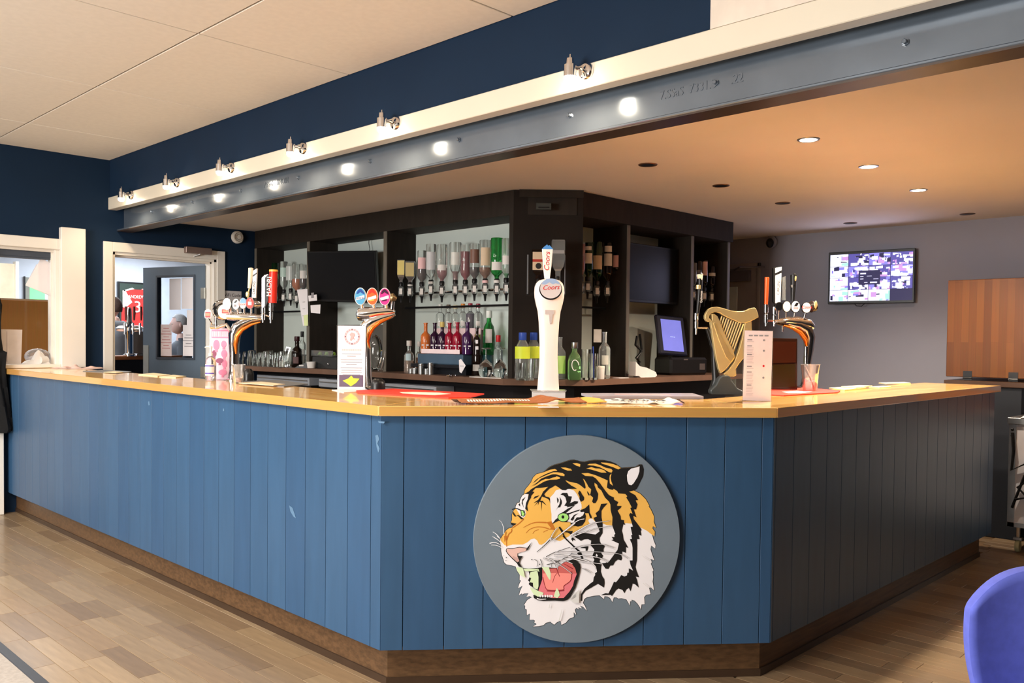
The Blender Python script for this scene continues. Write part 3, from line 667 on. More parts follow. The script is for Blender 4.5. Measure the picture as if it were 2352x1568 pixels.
# flat televisions in the bays
def tv(name, label, P, w, h, rz, rx=0, scr=None, tilt=0, m=None):
    t = thing(name, label, 'television', P, rz); 
    R = Matrix.Rotation(tilt, 4, 'Y') @ Matrix.Rotation(rx, 4, 'X')
    for (nm, b, mm) in (('casing', MB().box(-w / 2, w / 2, -.0, .035, -h / 2, h / 2, .004), BLACK), ('screen', MB().box(-w / 2 + .012, w / 2 - .012, -.003, .0, -h / 2 + .02, h / 2 - .012), m or mat('dead_screen', (.004, .004, .005), .3, spec=.3)),
                        ('bracket', MB().box(-.09, .09, .035, .09, -.09, .09).tube([(0, .06, 0), (0, .22, .0)], .02, 8), BLACK)):
        o = b.xf(Matrix.Identity(4)).build(nm, mm, t)
        o.matrix_local = R
    return t
P1 = atx(792, 634, 4.2)
tv('television', 'dark flat television tilted forward in the second bay of the back bar', Vector((4.20, P1.y + .05, 1.90)), .72, .43, -pi / 2 + .30, .12, tilt=.03)
P2 = aty(1512, 622, 3.86)
tv('television', 'dark flat television in the shelving bay above the till', Vector((5.46, 3.875, P2.z - .03)), .72, .44, 0, 0)

# optic rails
def rail(label, pts, n):
    t = thing('optic_rail', label, 'rail', (0, 0, 0), 0, 'optic rails'); a_, b_ = Vector(pts[0]), Vector(pts[1])
    MB().tube([a_, b_], .011, 8).build('bar', CHROME, t, True)
    MB().tube([a_ - Vector((0, 0, .11)), b_ - Vector((0, 0, .11))], .008, 8).build('bar', BLACK, t, True)
rail('chrome optic rail under the long row of upturned bottles', ((4.30, 4.10, 1.735), (4.30, 5.40, 1.735)), 12)
rail('chrome optic rail in the bay beside the red tap handle', ((4.30, 6.56, 1.735), (4.30, 7.38, 1.735)), 6)
rail('chrome optic rail in the narrow bay left of the till', ((4.50, 3.95, 1.73), (5.0, 3.95, 1.73)), 5)
rail('chrome optic rail in the far dark bay beside the harp', ((5.90, 3.95, 1.73), (6.38, 3.95, 1.73)), 5)

GL = {}
def tint(name, col, tr=.9, rough=.04):
    return mat('glass_' + name, col, rough, trans=tr, var=.01)
G_CLEAR = tint('clear', (.93, .97, .96)); G_GREEN = tint('green', (.06, .5, .12)); G_DGREEN = tint('dark_green', (.02, .12, .04)); G_DARK = tint('dark', (.015, .008, .006), .3)
L_AMB = mat('liq_amber', (.5, .14, .02), .05, trans=.6); L_DK = mat('liq_dark', (.06, .01, .01), .08, trans=.1); L_RED = mat('liq_red', (.35, .006, .03), .1, trans=.15)
L_PINK = mat('liq_pink', (.7, .25, .28), .06, trans=.6); L_ORG = mat('liq_orange', (.8, .2, .04), .12, trans=.15); L_PUR = mat('liq_purple', (.03, .006, .03), .1, trans=.05); L_GRN = mat('liq_green', (.05, .45, .12), .06, trans=.5)
L_YEL = mat('liq_yellow', (.75, .85, .12), .1, trans=.3)
LBW = mat('label_white', srgb(225, 220, 215), .6); LBY = mat('label_yellow', srgb(226, 204, 120), .6); LBT = mat('label_tan', srgb(196, 176, 120), .6); LBP = mat('label_pink', srgb(235, 190, 190), .6)
LBB = mat('label_beige', srgb(214, 190, 160), .6); LBK = mat('label_black', srgb(20, 20, 22), .5); LBG = mat('label_green', srgb(170, 205, 110), .6); LBL = mat('label_lime', srgb(215, 230, 60), .5)
PROF = {
 'hung': [(.46, 0), (.5, .02), (.5, .7), (.42, .78), (.2, .85), (.17, .88), (.17, .97), (.2, .975), (.2, 1)],
 'round': [(.42, 0), (.5, .02), (.5, .62), (.44, .68), (.2, .76), (.17, .8), (.17, .97), (.2, .975), (.2, 1)],
 'gin': [(.44, 0), (.5, .02), (.5, .55), (.42, .62), (.22, .68), (.18, .72), (.18, .95), (.22, .96), (.22, 1)],
 'wine': [(.46, 0), (.5, .02), (.5, .5), (.45, .58), (.24, .66), (.2, .7), (.18, .97), (.2, 1)],
 'squat': [(.45, 0), (.5, .03), (.5, .5), (.4, .66), (.2, .76), (.18, .97), (.2, 1)],
 'onion': [(.4, 0), (.5, .1), (.5, .38), (.36, .5), (.2, .58), (.17, .65), (.16, .96), (.18, 1)],
 'soda': [(.4, 0), (.5, .03), (.46, .12), (.5, .22), (.47, .4), (.5, .55), (.42, .72), (.2, .88), (.17, .9), (.17, 1)],
 'jar': [(.46, 0), (.5, .03), (.5, .8), (.42, .86), (.42, 1)],
}
def bottle(label, P, w, h, kind='round', glass=None, liq=None, lev=.6, lab=None, cap=None, inv=False, sq=False, group=None, name='bottle', rz=FACE, txt=None, txtm=None):
    t = thing(name, label, 'bottle', P, rz, group)
    seg, a0 = (4, pi / 4) if sq else (18, 0); kk = 1.3 if sq else 1
    pr = [(r * w * kk, z * h) for r, z in PROF[kind]]
    if inv: pr = [(r, h - z) for r, z in reversed(pr)]
    MB().lathe(pr, seg=seg, a0=a0).build('glass_body', glass or G_CLEAR, t, not sq)
    if liq:
        z1 = lev * h
        q = []
        src = pr
        for i, (r, z) in enumerate(src):
            r2 = max(r - w * .04, w * .02)
            if z <= z1: q.append((r2, max(z, h * .012)))
            else:
                r0, z0 = src[i - 1]; f = (z1 - z0) / max(z - z0, 1e-6); q.append((max(r0 + (r - r0) * f - w * .04, w * .02), z1)); break
        MB().lathe(q, seg=seg, a0=a0).build('liquid', liq, t, not sq)
    if lab:
        for L_ in (lab if isinstance(lab, list) else [lab]):
            z0, z1, m, ha = L_; r = w * .5 * (1.005 if not sq else .925)
            if sq: MB().box(-w * .40, w * .40, -w * .475, -w * .465, z0 * h, z1 * h).build('paper_label', m, t)
            else: MB().grid(lambda u, v: (r * 1.02 * sin((u - .5) * 2 * ha), -r * 1.02 * cos((u - .5) * 2 * ha), (z0 + (z1 - z0) * v) * h), 8, 1).build('paper_label', m, t, True)
    if cap:
        zz = (0, .06 * h) if inv else (.86 * h, h * 1.02)
        MB().lathe([(w * .24, zz[0]), (w * .25, zz[0] + .002), (w * .25, zz[1]), (w * .22, zz[1] + .002)], seg=14).build('cap', cap, t, True)
    if txt: text(txt, w * .3, txtm or LBW, t, (0, -w * .52, h * .36), ext=.0003)
    return t
OPT = []
def optic(P, group, rz=FACE, w=.03, lab='small clear optic measure under an upturned bottle'):
    if not OPT:
        t = thing('optic_measure', lab, 'dispenser', P, rz, group)
        MB().lathe([(.014, 0), (.018, .006), (.018, .05), (.012, .058)], seg=12, cz=-.06).build('measuring_chamber', G_CLEAR, t, True)
        MB().lathe([(.011, 0), (.015, .004), (.015, .022), (.012, .026)], seg=12, cz=-.002).box(-.012, .012, .0, .02, -.03, .0).build('collar', BLACK, t, True)
        MB().lathe([(.004, 0), (.005, .0), (.008, .03), (.014, .04)], seg=10, cz=-.098).build('spout', BLACK, t, True)
        MB().box(-.009, .009, -.021, -.018, -.05, -.015).build('measure_label', LBW, t)
        OPT.append(t); return t
    t = copy_tree(OPT[0]); t.location = P; t.scale = (1.3, 1.3, 1.3); t.rotation_euler = (0, 0, rz); t['label'] = lab; t['group'] = group
    return t
def hang(label, px, top, bot, w, X=4.22, Y=None, **k):
    P = atx(px, bot, X) if Y is None else aty(px, bot, Y)
    m = mpp(P)
    if k.get('kind', 'round') == 'round': k['kind'] = 'hung'
    b = bottle(label, P, w * m * 1.14, (bot - top) * m, inv=True, group=k.pop('group', 'upturned bottles on the optic rails'), **k)
    q_ = 'optic under the ' + label
    if len(q_.split()) > 16: q_ = q_.split(',')[0]
    optic(P, 'optic measures', lab=' '.join(q_.split()[:16]))
    return b
OB = [
 ('dark brown upturned bottle with black label, first on the long rail', 904, 594, 655, 15, dict(kind='squat', glass=G_DARK, lab=(.4, .8, mat('lab_blk_silver', srgb(70, 70, 72), .4), .9))),
 ('square upturned bottle with tall yellow label, second on the long rail', 921.5, 597, 657, 17, dict(kind='squat', sq=True, glass=G_CLEAR, liq=L_DK, lev=.9, lab=(.42, .97, LBY, 1), cap=LBW)),
 ('square upturned bottle with tan label, third on the long rail', 942, 600, 657, 21, dict(kind='squat', sq=True, glass=G_CLEAR, liq=L_DK, lev=.92, lab=(.38, .93, LBT, 1), cap=LBW)),
 ('dark red upturned bottle with pale pink label, between tan and frosted ones', 969, 576, 657, 19, dict(kind='round', glass=G_CLEAR, liq=L_DK, lev=.72, lab=(.48, .8, LBP, .9))),
 ('tall clear upturned bottle with grey-white printed label and red spot', 990, 561, 652, 21, dict(kind='round', lab=(.35, .8, mat('lab_gw', srgb(200, 200, 202), .5), .95), cap=LBW)),
 ('clear upturned bottle holding pink spirit, small white label low down', 1015, 562, 655, 21, dict(kind='round', liq=L_PINK, lev=.42, lab=(.36, .5, LBW, .9))),
 ('wide clear upturned bottle with white and gold lettering band', 1046, 557, 652, 26, dict(kind='squat', liq=mat('liq_rose', (.6, .3, .3), .1, trans=.5), lev=.3, lab=(.45, .75, mat('lab_frost', srgb(214, 214, 206), .4), .7))),
 ('narrow upturned bottle of bright crimson liqueur', 1069, 562, 652, 21, dict(kind='round', liq=L_RED, lev=.82)),
 ('dark red upturned bottle with brown glass shoulder label', 1090, 560, 650, 21, dict(kind='round', liq=L_DK, lev=.4, lab=(.5, .85, mat('lab_brn', srgb(120, 84, 70), .5), .95))),
 ('broad clear upturned bottle with tall cream label and amber dregs', 1114.5, 552, 650, 25, dict(kind='round', liq=L_AMB, lev=.36, lab=(.4, .82, LBB, .8), cap=LBP)),
 ('bright green glass upturned bottle with white label', 1141, 547, 650, 26, dict(kind='round', glass=G_GREEN, lab=(.28, .46, LBW, .9), cap=LBW)),
 ('clear and green upturned bottle with white label at the end against the corner', 1163, 548, 648, 20, dict(kind='round', lab=(.4, .6, LBW, .9), liq=L_GRN, lev=.2)),
]
for (lb, px, t0, b0, w, k) in OB: hang(lb, px, t0, b0, w, X=4.24, **k)
for (lb, px, t0, b0, w, k) in (
 ('dark green upturned bottle behind the red tap handle', 632, 604, 672, 14, dict(glass=G_DGREEN)),
 ('clear upturned bottle with green base, leftmost of the pair', 652, 601, 672, 16, dict(lab=(.5, .8, mat('lab_teal', srgb(190, 215, 205), .5), .8))),
 ('bell shaped upturned bottle of clear spirit beside the amber one', 668, 606, 670, 20, dict(kind='onion', lab=(.4, .9, mat('lab_frost2', srgb(190, 196, 194), .3), 1))),
 ('upturned bottle half full of orange-amber spirit', 682, 607, 675, 20, dict(liq=L_ORG, lev=.5)),
 ('upturned bottle with square white label beside the bay edge', 697, 608, 672, 16, dict(liq=L_DK, lev=.5, lab=(.5, .78, LBW, .9)))):
    hang(lb, px, t0, b0, w, X=4.26, **k)
for (lb, px, t0, b0, w, k) in (
 ('narrow upturned bottle of red-pink spirit behind the corner edge', 1334, 556, 645, 17, dict(liq=mat('liq_rp', (.5, .08, .06), .2, trans=.3), lev=.95)),
 ('upturned bottle with white collar and cream label in the narrow bay', 1350, 558, 645, 21, dict(glass=G_DGREEN, lab=[(.45, .72, LBW, .8), (.8, .9, LBW, .6)])),
 ('upturned whisky bottle with wedge mark on its cream label', 1371, 556, 655, 22, dict(glass=G_DGREEN, lab=(.36, .68, LBB, .9))),
 ('upturned bottle with two stacked white labels', 1395, 558, 655, 20, dict(glass=G_DARK, lab=[(.45, .74, LBW, .9), (.78, .92, LBW, .8)], cap=LBW)),
 ('upturned dark bottle with square white label nearest the dark television', 1417, 582, 650, 24, dict(kind='squat', glass=G_DARK, lab=(.52, .92, LBP, .8)))):
    hang(lb, px, t0, b0, w, Y=3.88, **k)
for (lb, px, t0, b0, w, k) in (
 ('slim clear upturned bottle first in the far dark bay', 1592, 604, 665, 14, dict()),
 ('dark upturned bottle with white edge in the far dark bay', 1603, 600, 668, 15, dict(glass=G_DARK, lab=(.4, .7, mat('lab_dim', srgb(120, 120, 130), .5), .5))),
 ('tall upturned bottle with long white label in the far dark bay', 1617, 598, 668, 15, dict(glass=G_DARK, lab=(.5, .95, LBP, .7))),
 ('dark upturned bottle crossed by a grey band, near the bay end', 1634, 612, 670, 15, dict(glass=G_DARK, lab=(.62, .74, LBW, 1))),
 ('dark upturned bottle crossed by a grey band, last in the far bay', 1649, 612, 672, 15, dict(glass=G_DARK, lab=(.62, .74, LBW, 1)))):
    hang(lb, px, t0, b0, w, Y=3.88, **k)
# two big ones on the corner panel
cp0 = Vector((4.12, 4.0, 0)) - Vector((.08, .08, 0)); cpn = Vector((-_s, -_s, 0))
for (lb, px, t0, b0, w, k) in (
 ('black square upturned bottle with red banded label on the corner panel', 1236, 574, 650, 34, dict(kind='squat', sq=True, glass=G_DARK, lab=[(.38, .92, LBB, 1)])),
 ('large clear square upturned bottle on the corner panel beside the tall white font', 1281, 552, 645, 33, dict(kind='squat', sq=True, glass=G_CLEAR, lab=(.66, .74, mat('lab_clearish', srgb(150, 150, 150), .4), 1)))):
    P = atp(px, b0, cp0, cpn); m = mpp(P)
    b_ = bottle(lb, P, w * m, (b0 - t0) * m, inv=True, group='upturned bottles on the optic rails', **k)
    if px < 1250:
        h = (b0 - t0) * m; ww = w * m
        MB().box(-ww * .4, ww * .4, -ww * .478, -ww * .476, .62 * h, .7 * h).build('red_band', mat('red_band', srgb(170, 40, 26), .5), b_)
        MB().disc((0, -ww * .478, .5 * h), ww * .2, ww * .2, ww * .01).build('medal', LBK, b_)
    optic(P, 'optic measures', lab='optic measure under the ' + lb.split(' ')[0] + (' labelled' if px < 1250 else ' clear') + ' bottle on the corner panel')
br = thing('corner_bracket', 'slim chrome bracket bar on the corner panel behind the tall white font', 'bracket', atp(1212, 675, cp0, cpn), FACE)
k_ = mpp(br.location)
MB(k_).tube([(0, 0, 0), (0, 0, 90)], 2.2, 8).tube([(85, 0, 0), (85, 0, 90)], 1.4, 8).build('upright', mat('dull_steel', srgb(90, 90, 92), .5), br, True)
MB(k_).box(-3, 88, 6, 9, -2, 4).build('crossbar', BLACK, br)
t = thing('wall_socket', 'small dark socket plate high on the corner panel', 'socket', atp(1249, 474, cp0 + Vector((.055, .055, 0)), cpn), FACE)
MB().box(-.05, .05, -.012, 0, -.022, .022, .003).build('plate', mat('dim_plate', srgb(54, 56, 52), .5), t)
MB().box(-.035, .035, -.014, -.012, -.012, -.004).build('slot', BLACK, t)

# standing bottles and other things on the back counter
def onc(px, X=None, Y=None, z=None):
    P = atx(px, 860, X) if X else aty(px, 860, Y)
    P.z = ZC if z is None else z
    return P
def stand(label, px, top, w, X=None, Y=None, z=None, **k):
    P = onc(px, X, Y, z); m = mpp(P); zt = (atx(px, top, P.x)).z
    return bottle(label, P, w * m, max(zt - P.z, .05), **k)
ZS1 = atx(1010, 812, 4.22).z     # top of the till the front row stands on
ZS2 = ZS1 + .19
WG = mat('white_print', srgb(230, 225, 230), .5)
for n, (lb, px, top, w, liq, g) in enumerate((
 ('orange gin bottle at the left end of the front row on the till', 977, 741, 21, L_ORG, None), ('purple-black gin bottle second in the front row on the till', 998, 741, 21, L_PUR, None),
 ('gin bottle with a gold neck, third in the front row on the till', 1015, 741, 20, L_PUR, None), ('dark red gin bottle, fourth in the front row on the till', 1032, 741, 21, L_RED, None),
 ('crimson gin bottle, fifth in the front row on the till', 1050, 740, 21, L_RED, None), ('violet gin bottle at the right end of the front row on the till', 1073, 740, 24, mat('liq_violet', (.055, .014, .08), .1, trans=.1), None))):
    b_ = stand(lb, px, top, w * 1.08, X=4.17, z=ZS1, kind='gin', glass=liq, cap=mat('cap_gold', srgb(214, 190, 110), .4) if n == 2 else None, group='gin bottles on the till')
    k_ = mpp(b_.location)
    MB(k_).disc((0, -w * .52, 28), 3.2, 4.2, .4, 12).box(-8, 8, -w * .53, -w * .52, 18, 21).box(-4, 4, -w * .53, -w * .52, 13, 16).build('printed_crest', WG, b_)
for n, (lb, px, top, w, capc, liq) in enumerate((
 ('clear gin bottle with white stopper, first of the rear row', 1010, 700, 20, (225, 225, 220), None), ('clear gin bottle with brown stopper, second of the rear row', 1029, 701, 20, (96, 76, 60), None),
 ('clear gin bottle with cream stopper, third of the rear row', 1045, 702, 20, (232, 220, 180), None), ('clear gin bottle with orange stopper, fourth of the rear row', 1062, 699, 20, (226, 140, 46), None),
 ('purple banded bottle with red stopper in the rear row', 1079, 698, 20, (160, 40, 60), mat('liq_violet', (.055, .014, .08), .1, trans=.1)), ('clear bottle with red stopper and dark neck, last of the rear row', 1097, 699, 20, (150, 30, 50), None))):
    stand(lb, px, top, w, X=4.325, z=ZS2, kind='gin', liq=liq, lev=.6, cap=mat('cap_%d' % n, srgb(*capc), .4), group='rear row of gin bottles',
          lab=(.1, .3, LBW, .5) if liq is None else None)
t = thing('bottle_step', 'pale pink display step holding the rear row of gin bottles', 'shelf', (0, 0, 0))
ya, yb = atx(966, 800, 4.22).y, atx(1066, 800, 4.1).y
ymn, ymx = atx(1108, 760, 4.30).y, atx(1000, 760, 4.30).y
MB().box(4.28, 4.37, ymn, ymx, ZS2 - .012, ZS2).box(4.28, 4.29, ymn, ymx, ZS1, ZS2 - .012).box(4.338, 4.35, ymn, ymx, ZS1, ZS2 - .012).build('step_board', mat('pinkish', srgb(236, 208, 210), .4), t)
P = atx(1010, 804, 4.13)
t2 = thing('display_strip', 'long white strip label along the foot of the front gin row', 'sign', (4.118, 0, 0))
MB().box(0, .004, ya * 0 + atx(1056, 804, 4.12).y, atx(968, 804, 4.12).y, ZS1 + .003, ZS1 + .035).build('strip', mat('strip_pink', srgb(244, 222, 224), .4), t2)
t = thing('cash_till', 'black cash till with a blue-grey lid carrying the gin bottles', 'till', (0, 0, 0), 0)
y0_, y1_ = atx(1066, 830, 4.13).y, atx(962, 830, 4.13).y
MB().box(4.115, 4.37, y0_, y1_, ZS1 - .075, ZS1, .006).build('lid', mat('till_blue', srgb(70, 92, 112), .4), t)
MB().box(4.09, 4.38, y0_, y1_ + .06, ZS1 - .10, ZS1 - .075, .004).box(4.15, 4.37, y0_, y1_, ZC, ZS1 - .1).build('drawer', mat('till_black', srgb(20, 22, 28), .4), t)
stand('dark bottle with white crest label right of the gin rows', 1095, 752, 18, X=4.12, z=ZS1 - .0, kind='gin', glass=G_DARK, lab=[(.2, .32, WG, .4), (.42, .55, WG, .3)])
stand('round shouldered green bottle with white label on the till', 1122, 716, 28, X=4.26, z=ZS1 + .0, kind='squat', glass=G_GREEN, lab=(.28, .6, LBW, .55), cap=mat('cap_w', srgb(220, 225, 220), .4))
stand('clear gin bottle with white stopper at the left end of the till', 939, 784, 23, X=4.10, kind='gin', liq=mat('liq_pale', (.8, .5, .35), .1, trans=.7), lev=.4, cap=LBW, lab=(.4, .62, mat('lab_lblue', srgb(190, 214, 220), .5), .5))
stand('small amber bottle with white cap just left of the till', 962, 786, 16, X=4.2, kind='gin', liq=L_AMB, lev=.5, cap=LBW)
stand('gold necked dark sparkling wine bottle behind the wine glasses', 1096, 770, 27, X=4.22, kind='wine', glass=G_DARK, cap=mat('gold_foil', srgb(205, 178, 96), .35, .6), lab=(.12, .28, LBW, .8))
stand('blue necked bottle between the wine glasses', 1119, 774, 22, X=4.28, kind='wine', glass=tint('teal', (.2, .5, .55)), cap=mat('blue_foil', srgb(120, 160, 220), .4))
stand('red capped bottle behind the right wine glass', 1144, 772, 22, X=4.28, kind='round', glass=G_CLEAR, cap=mat('red_cap', srgb(190, 30, 36), .4))
def wineglass(label, px, X, h=.2, r=.052):
    P = onc(px, X); t = thing('wine_glass', label, 'glass', P, FACE, 'upturned wine glasses')
    MB().lathe([(r * .72, 0), (r * .95, .03), (r, .055), (r * .8, .09), (r * .3, .115), (.006, .125)], seg=24).build('bowl', GLASS, t, True)
    MB().lathe([(.0045, .12), (.004, .15), (.0045, .19)], seg=10).build('stem', GLASS, t, True)
    MB().lathe([(.005, .188), (.034, .196), (.036, .2), (.03, .201)], seg=24).build('foot', GLASS, t, True)
wineglass('upturned balloon wine glass in front of the sparkling wine bottle', 1116, 4.06)
wineglass('upturned balloon wine glass beside the back bar corner', 1149, 4.10, .2, .046)
for n, (px, h, lb) in enumerate(((944, .035, 'short, leftmost of the measures'), (953, .042, 'second of the measures, low'), (967, .075, 'tallest standing alone'), (980, .04, 'low one before the double stack'), (989, .085, 'double stack beside the till drawer'))):
    P = onc(px, 4.06); t = thing('spirit_measure', 'steel spirit measure on the back counter, ' + lb, 'measure', P, 0, 'steel spirit measures')
    MB().lathe([(.017, 0), (.02, .002), (.021, h), (.018, h), (.016, h * .2)], seg=18).build('cup', STEEL, t, True)
    MB().lathe([(.0215, h * .8), (.0225, h * .82), (.0215, h * .84)], seg=18).build('rim_ring', CHROME, t, True)
t = thing('price_tag', 'white diamond paper tag hanging on the till front', 'tag', atx(1060, 841, 4.05), -pi / 2)
k_ = mpp(t.location)
MB(k_).prism([(-9, 14), (-2, 17), (14, 2), (0, -16), (-7, -13)], 0, .3).build('paper', PAPER, t)
MB(k_).box(-5, 8, -.3, 0, -1, 2).build('print', mat('pale_ink', srgb(205, 202, 206), .8), t)
t = thing('bottle_opener', 'silver bottle opener tools lying on the back counter before the till', 'opener', onc(1040, 4.03), .5)
MB().tube([(-.07, 0, .006), (-.02, .01, .012), (.05, 0, .006)], .006, 8).lathe([(.018, 0), (.022, .004), (.018, .01)], cx=-.08, seg=14).box(.04, .09, -.008, .008, .002, .006).build('blade', CHROME, t, True)
t = thing('glass_mat', 'white cloth under the upturned wine glasses', 'mat', (0, 0, 0))
MB().prismz([(4.0, atx(1158, 870, 4.03).y), (4.14, 4.15), (4.14, atx(1085, 870, 4.1).y), (4.0, atx(1085, 870, 4.03).y)], ZC, ZC + .004).build('cloth', LBW, t)
# tumblers on the left
tg = []
proto = None
for r in range(3):
    for c in range(9):
        px = 553 + c * 11.8 + r * 4; X = 3.925 + r * .085
        P = onc(px, X)
        if P.y > 7.36: continue
        h = .115 + .012 * ((c * 7 + r * 3) % 3)
        t = thing('tumbler', 'clear upturned beer glass, %s from the doorway in the %s row of the cluster' % (('first', 'second', 'third', 'fourth', 'fifth', 'sixth', 'seventh', 'eighth', 'ninth')[c], ('front', 'middle', 'rear')[r]), 'glass', P, 0, 'clear glasses on the back counter')
        if proto is None or True:
            MB().lathe([(.036, 0), (.038, .004), (.028, h - .004), (.024, h), (.0, h)], seg=14).build('glass_wall', GLASS, t, True)
        MB().lathe([(.0372, 0), (.0392, .002), (.0372, .005)], seg=14).build('rim', G_CLEAR, t, True)
stand('black wine bottle with red capsule standing by the glasses', 682, 774, 25, X=4.12, kind='wine', glass=G_DARK, cap=mat('wine_capsule', srgb(50, 14, 18), .4), lab=(.12, .34, mat('lab_mauve', srgb(120, 90, 90), .5), .5))
stand('clear bottle with a black cap behind the wine bottle', 694, 763, 16, X=4.3, kind='round', glass=G_CLEAR, cap=BLACK, lab=(.1, .5, LBW, .9))
t = thing('corkscrew_rest', 'silver waiter tool standing upright beside the wine bottle', 'opener', onc(655, 4.06), FACE)
k_ = mpp(t.location)
MB(k_).prism([(-8, 0), (3, 0), (13, 44), (3, 46)], -2, 2).build('handle', STEEL, t); MB(k_).prism([(-1, 18), (3, 18), (9, 42), (3, 43)], -2.6, -2).build('slot', BLACK, t); MB(k_).disc((1, -3, 22), 3, 3, 1).build('boss', CHROME, t, True)
t = thing('paper_cup', 'white paper cup with a green drink at the left of the black box', 'cup', onc(715, 4.03), FACE); k_ = mpp(t.location)
MB(k_).lathe([(7, 0), (9, 1), (11, 15), (9, 15), (8, 4)], seg=18).build('cup', LBW, t, True); MB(k_).lathe([(7.8, 2), (8.4, 9), (0, 9)], seg=18).build('drink', L_GRN, t, True)
t = thing('lime_tray', 'green lined clear tray of lime wedges behind the black box', 'tray', (4.2, atx(740, 820, 4.2).y, ZC + .10)); 
MB().box(-.06, .12, -.24, .24, .0, .012, .003).box(-.06, -.05, -.24, .24, .012, .05).build('tray', G_CLEAR, t)
for q in range(12):
    o = MB().prism([(-.012, 0), (.012, 0), (.0, .024)], -.008, .008).build('lime_wedge', mat('lime', srgb(150, 190, 70), .5, var=.2), t); o.location = (-.02 + .03 * (q % 3), -.2 + .035 * q, .013); o.rotation_euler = (0, 0, q)
t = thing('storage_box', 'dark box with a small knob under the lime tray', 'box', (4.14, atx(752, 835, 4.1).y, ZC))
MB().box(-.06, .18, -.27, .2, 0, .098, .004).build('box_body', mat('dim_box', srgb(44, 44, 44), .5), t); MB().ell((-.065, -.05, .04), (.008, .008, .008)).build('knob', CHROME, t, True)
t = thing('card_reader', 'black card reader lying before the wine bottle', 'card reader', onc(697, 4.04), FACE); k_ = mpp(t.location)
MB(k_).prism([(-18, 0), (14, 0), (16, 8), (6, 11), (-10, 6)], -8, 8).build('reader', BLACK, t); MB(k_).box(-8, 2, -8.6, -8, 4, 7).build('display', LBW, t)
t = thing('glass_pitcher', 'upturned clear glass jug behind the second chrome font', 'jug', onc(862, 4.08), FACE); k_ = mpp(t.location)
MB(k_).ell((0, 0, 44), (16, 10, 40), 20, 14).build('bowl', GLASS, t, True); MB(k_).tube([(14, -6, 4), (22, -6, 34), (24, -6, 54)], [2, 1.5, 1], 8).build('handle', CHROME, t, True)
MB(k_).lathe([(7, 0), (9, 3), (3, 6)], seg=16).build('foot', GLASS, t, True)
# paper notes on the dividers of the bays
for (lb, pts, X, tx) in (('long white paper list hanging at the edge of the first bay', [(682, 665), (706, 663), (708, 748), (696, 748)], 4.105, 3), ('small white card with a round stamp on the divider', [(708, 679), (727, 676), (728, 690), (709, 692)], 4.09, 1),
                     ('square white note under the stamped card', [(713, 701), (736, 699), (735, 720), (714, 718)], 4.09, 0), ('narrow yellow-green note at the foot of the paper list', [(697, 724), (707, 722), (707, 748), (699, 748)], 4.10, 0)):
    Ps = [atx(a_, b_, X) for a_, b_ in pts]; c_ = sum(Ps, Vector()) / 4
    t = thing('paper_note', lb, 'paper', c_, -pi / 2)
    MB().prism([(-(p.y - c_.y), p.z - c_.z) for p in Ps], 0, .002).build('sheet', mat('note_green', srgb(222, 232, 170), .7) if 'yellow' in lb else PAPER, t)
    for q in range(tx):
        MB().box(-.02, .02, -.001, 0, .05 - .06 * q - .004, .05 - .06 * q if tx > 1 else 0).build('print', INKG, t)
# corner group of soft drinks
def sc_(px, dd=.05):
    P = atp(px, 860, cp0 + Vector((dd, dd, 0)), cpn); P.z = ZC; return P
for n, (lb, px, top, w, k, dd) in enumerate((
 ('plastic bottle with yellow label and blue cap, left of the pair', 1199.5, 766, 36, dict(kind='soda', lab=(.46, .72, LBL, 1.2), cap=mat('blue_cap', srgb(50, 80, 170), .4)), -.035),
 ('plastic bottle with yellow label and blue cap, half hidden by the tall white font', 1225, 766, 34, dict(kind='soda', lab=(.46, .72, LBL, 1.2), cap=mat('blue_cap', srgb(50, 80, 170), .4)), .04),
 ('green labelled clear bottle just right of the tall white font', 1286, 774, 26, dict(kind='round', lab=(.14, .56, LBG, 1.1), glass=G_CLEAR), .04),
 ('light green glass bottle with a white scroll print and silver cap', 1319, 788, 31, dict(kind='squat', glass=tint('lightgreen', (.45, .85, .35)), cap=STEEL), .0))):
    P = sc_(px, dd); m = mpp(P); zt = atp(px, top, P, cpn).z
    b_ = bottle(lb, P, w * m, zt - ZC, **k)
    if n == 3:
        k_ = m
        MB(k_).tube([(9 * cos(a_ / 3) * (1 - a_ / 40), -15.8, 34 + 12 * sin(a_ / 3)) for a_ in range(0, 17)], 1.1, 6).build('scroll_print', LBW, b_)
for (lb, px, w, h, X, dd) in (('short clear tumbler before the yellow labelled bottles', 1196, 26, 40, 0, -.095), ('short clear tumbler left of the tall white font', 1216, 26, 48, 0, -.10), ('clear glass beside the green labelled bottle', 1345, 26, 70, 0, .03), ('clear glass with blue straw beside the vodka bottle', 1364, 20, 60, 0, .05)):
    P = sc_(px, dd); m = mpp(P); t = thing('tumbler', lb, 'glass', P, 0, 'clear glasses at the back bar corner')
    MB(m).lathe([(w * .4, 0), (w * .42, 2), (w * .5, h), (w * .47, h), (w * .38, 5)], seg=18).build('glass_wall', GLASS, t, True)
    if 'straw' in lb: MB(m).tube([(0, 0, 4), (-4, 0, 76)], 1.5, 6).build('straw', mat('blue_cap', srgb(50, 80, 170), .4), t)
P = onc(1388, Y=3.68); m = mpp(P)
bottle('tall clear vodka bottle in front of the narrow bay', P, 27 * m, aty(1388, 762, 3.68).z - ZC, kind='round', lab=(.3, .5, mat('lab_frost', srgb(214, 214, 206), .4), .6))
t = thing('white_tub', 'small white plastic tub on the corner of the back counter', 'tub', onc(1379, Y=3.64), 0); m = mpp(t.location)
MB(m).lathe([(8.5, 0), (9, 1), (9.5, 24), (9, 28)], seg=20).build('tub', LBW, t, True); MB(m).lathe([(10, 24), (10, 29), (9, 30)], seg=20).build('lid', WHITE, t, True)
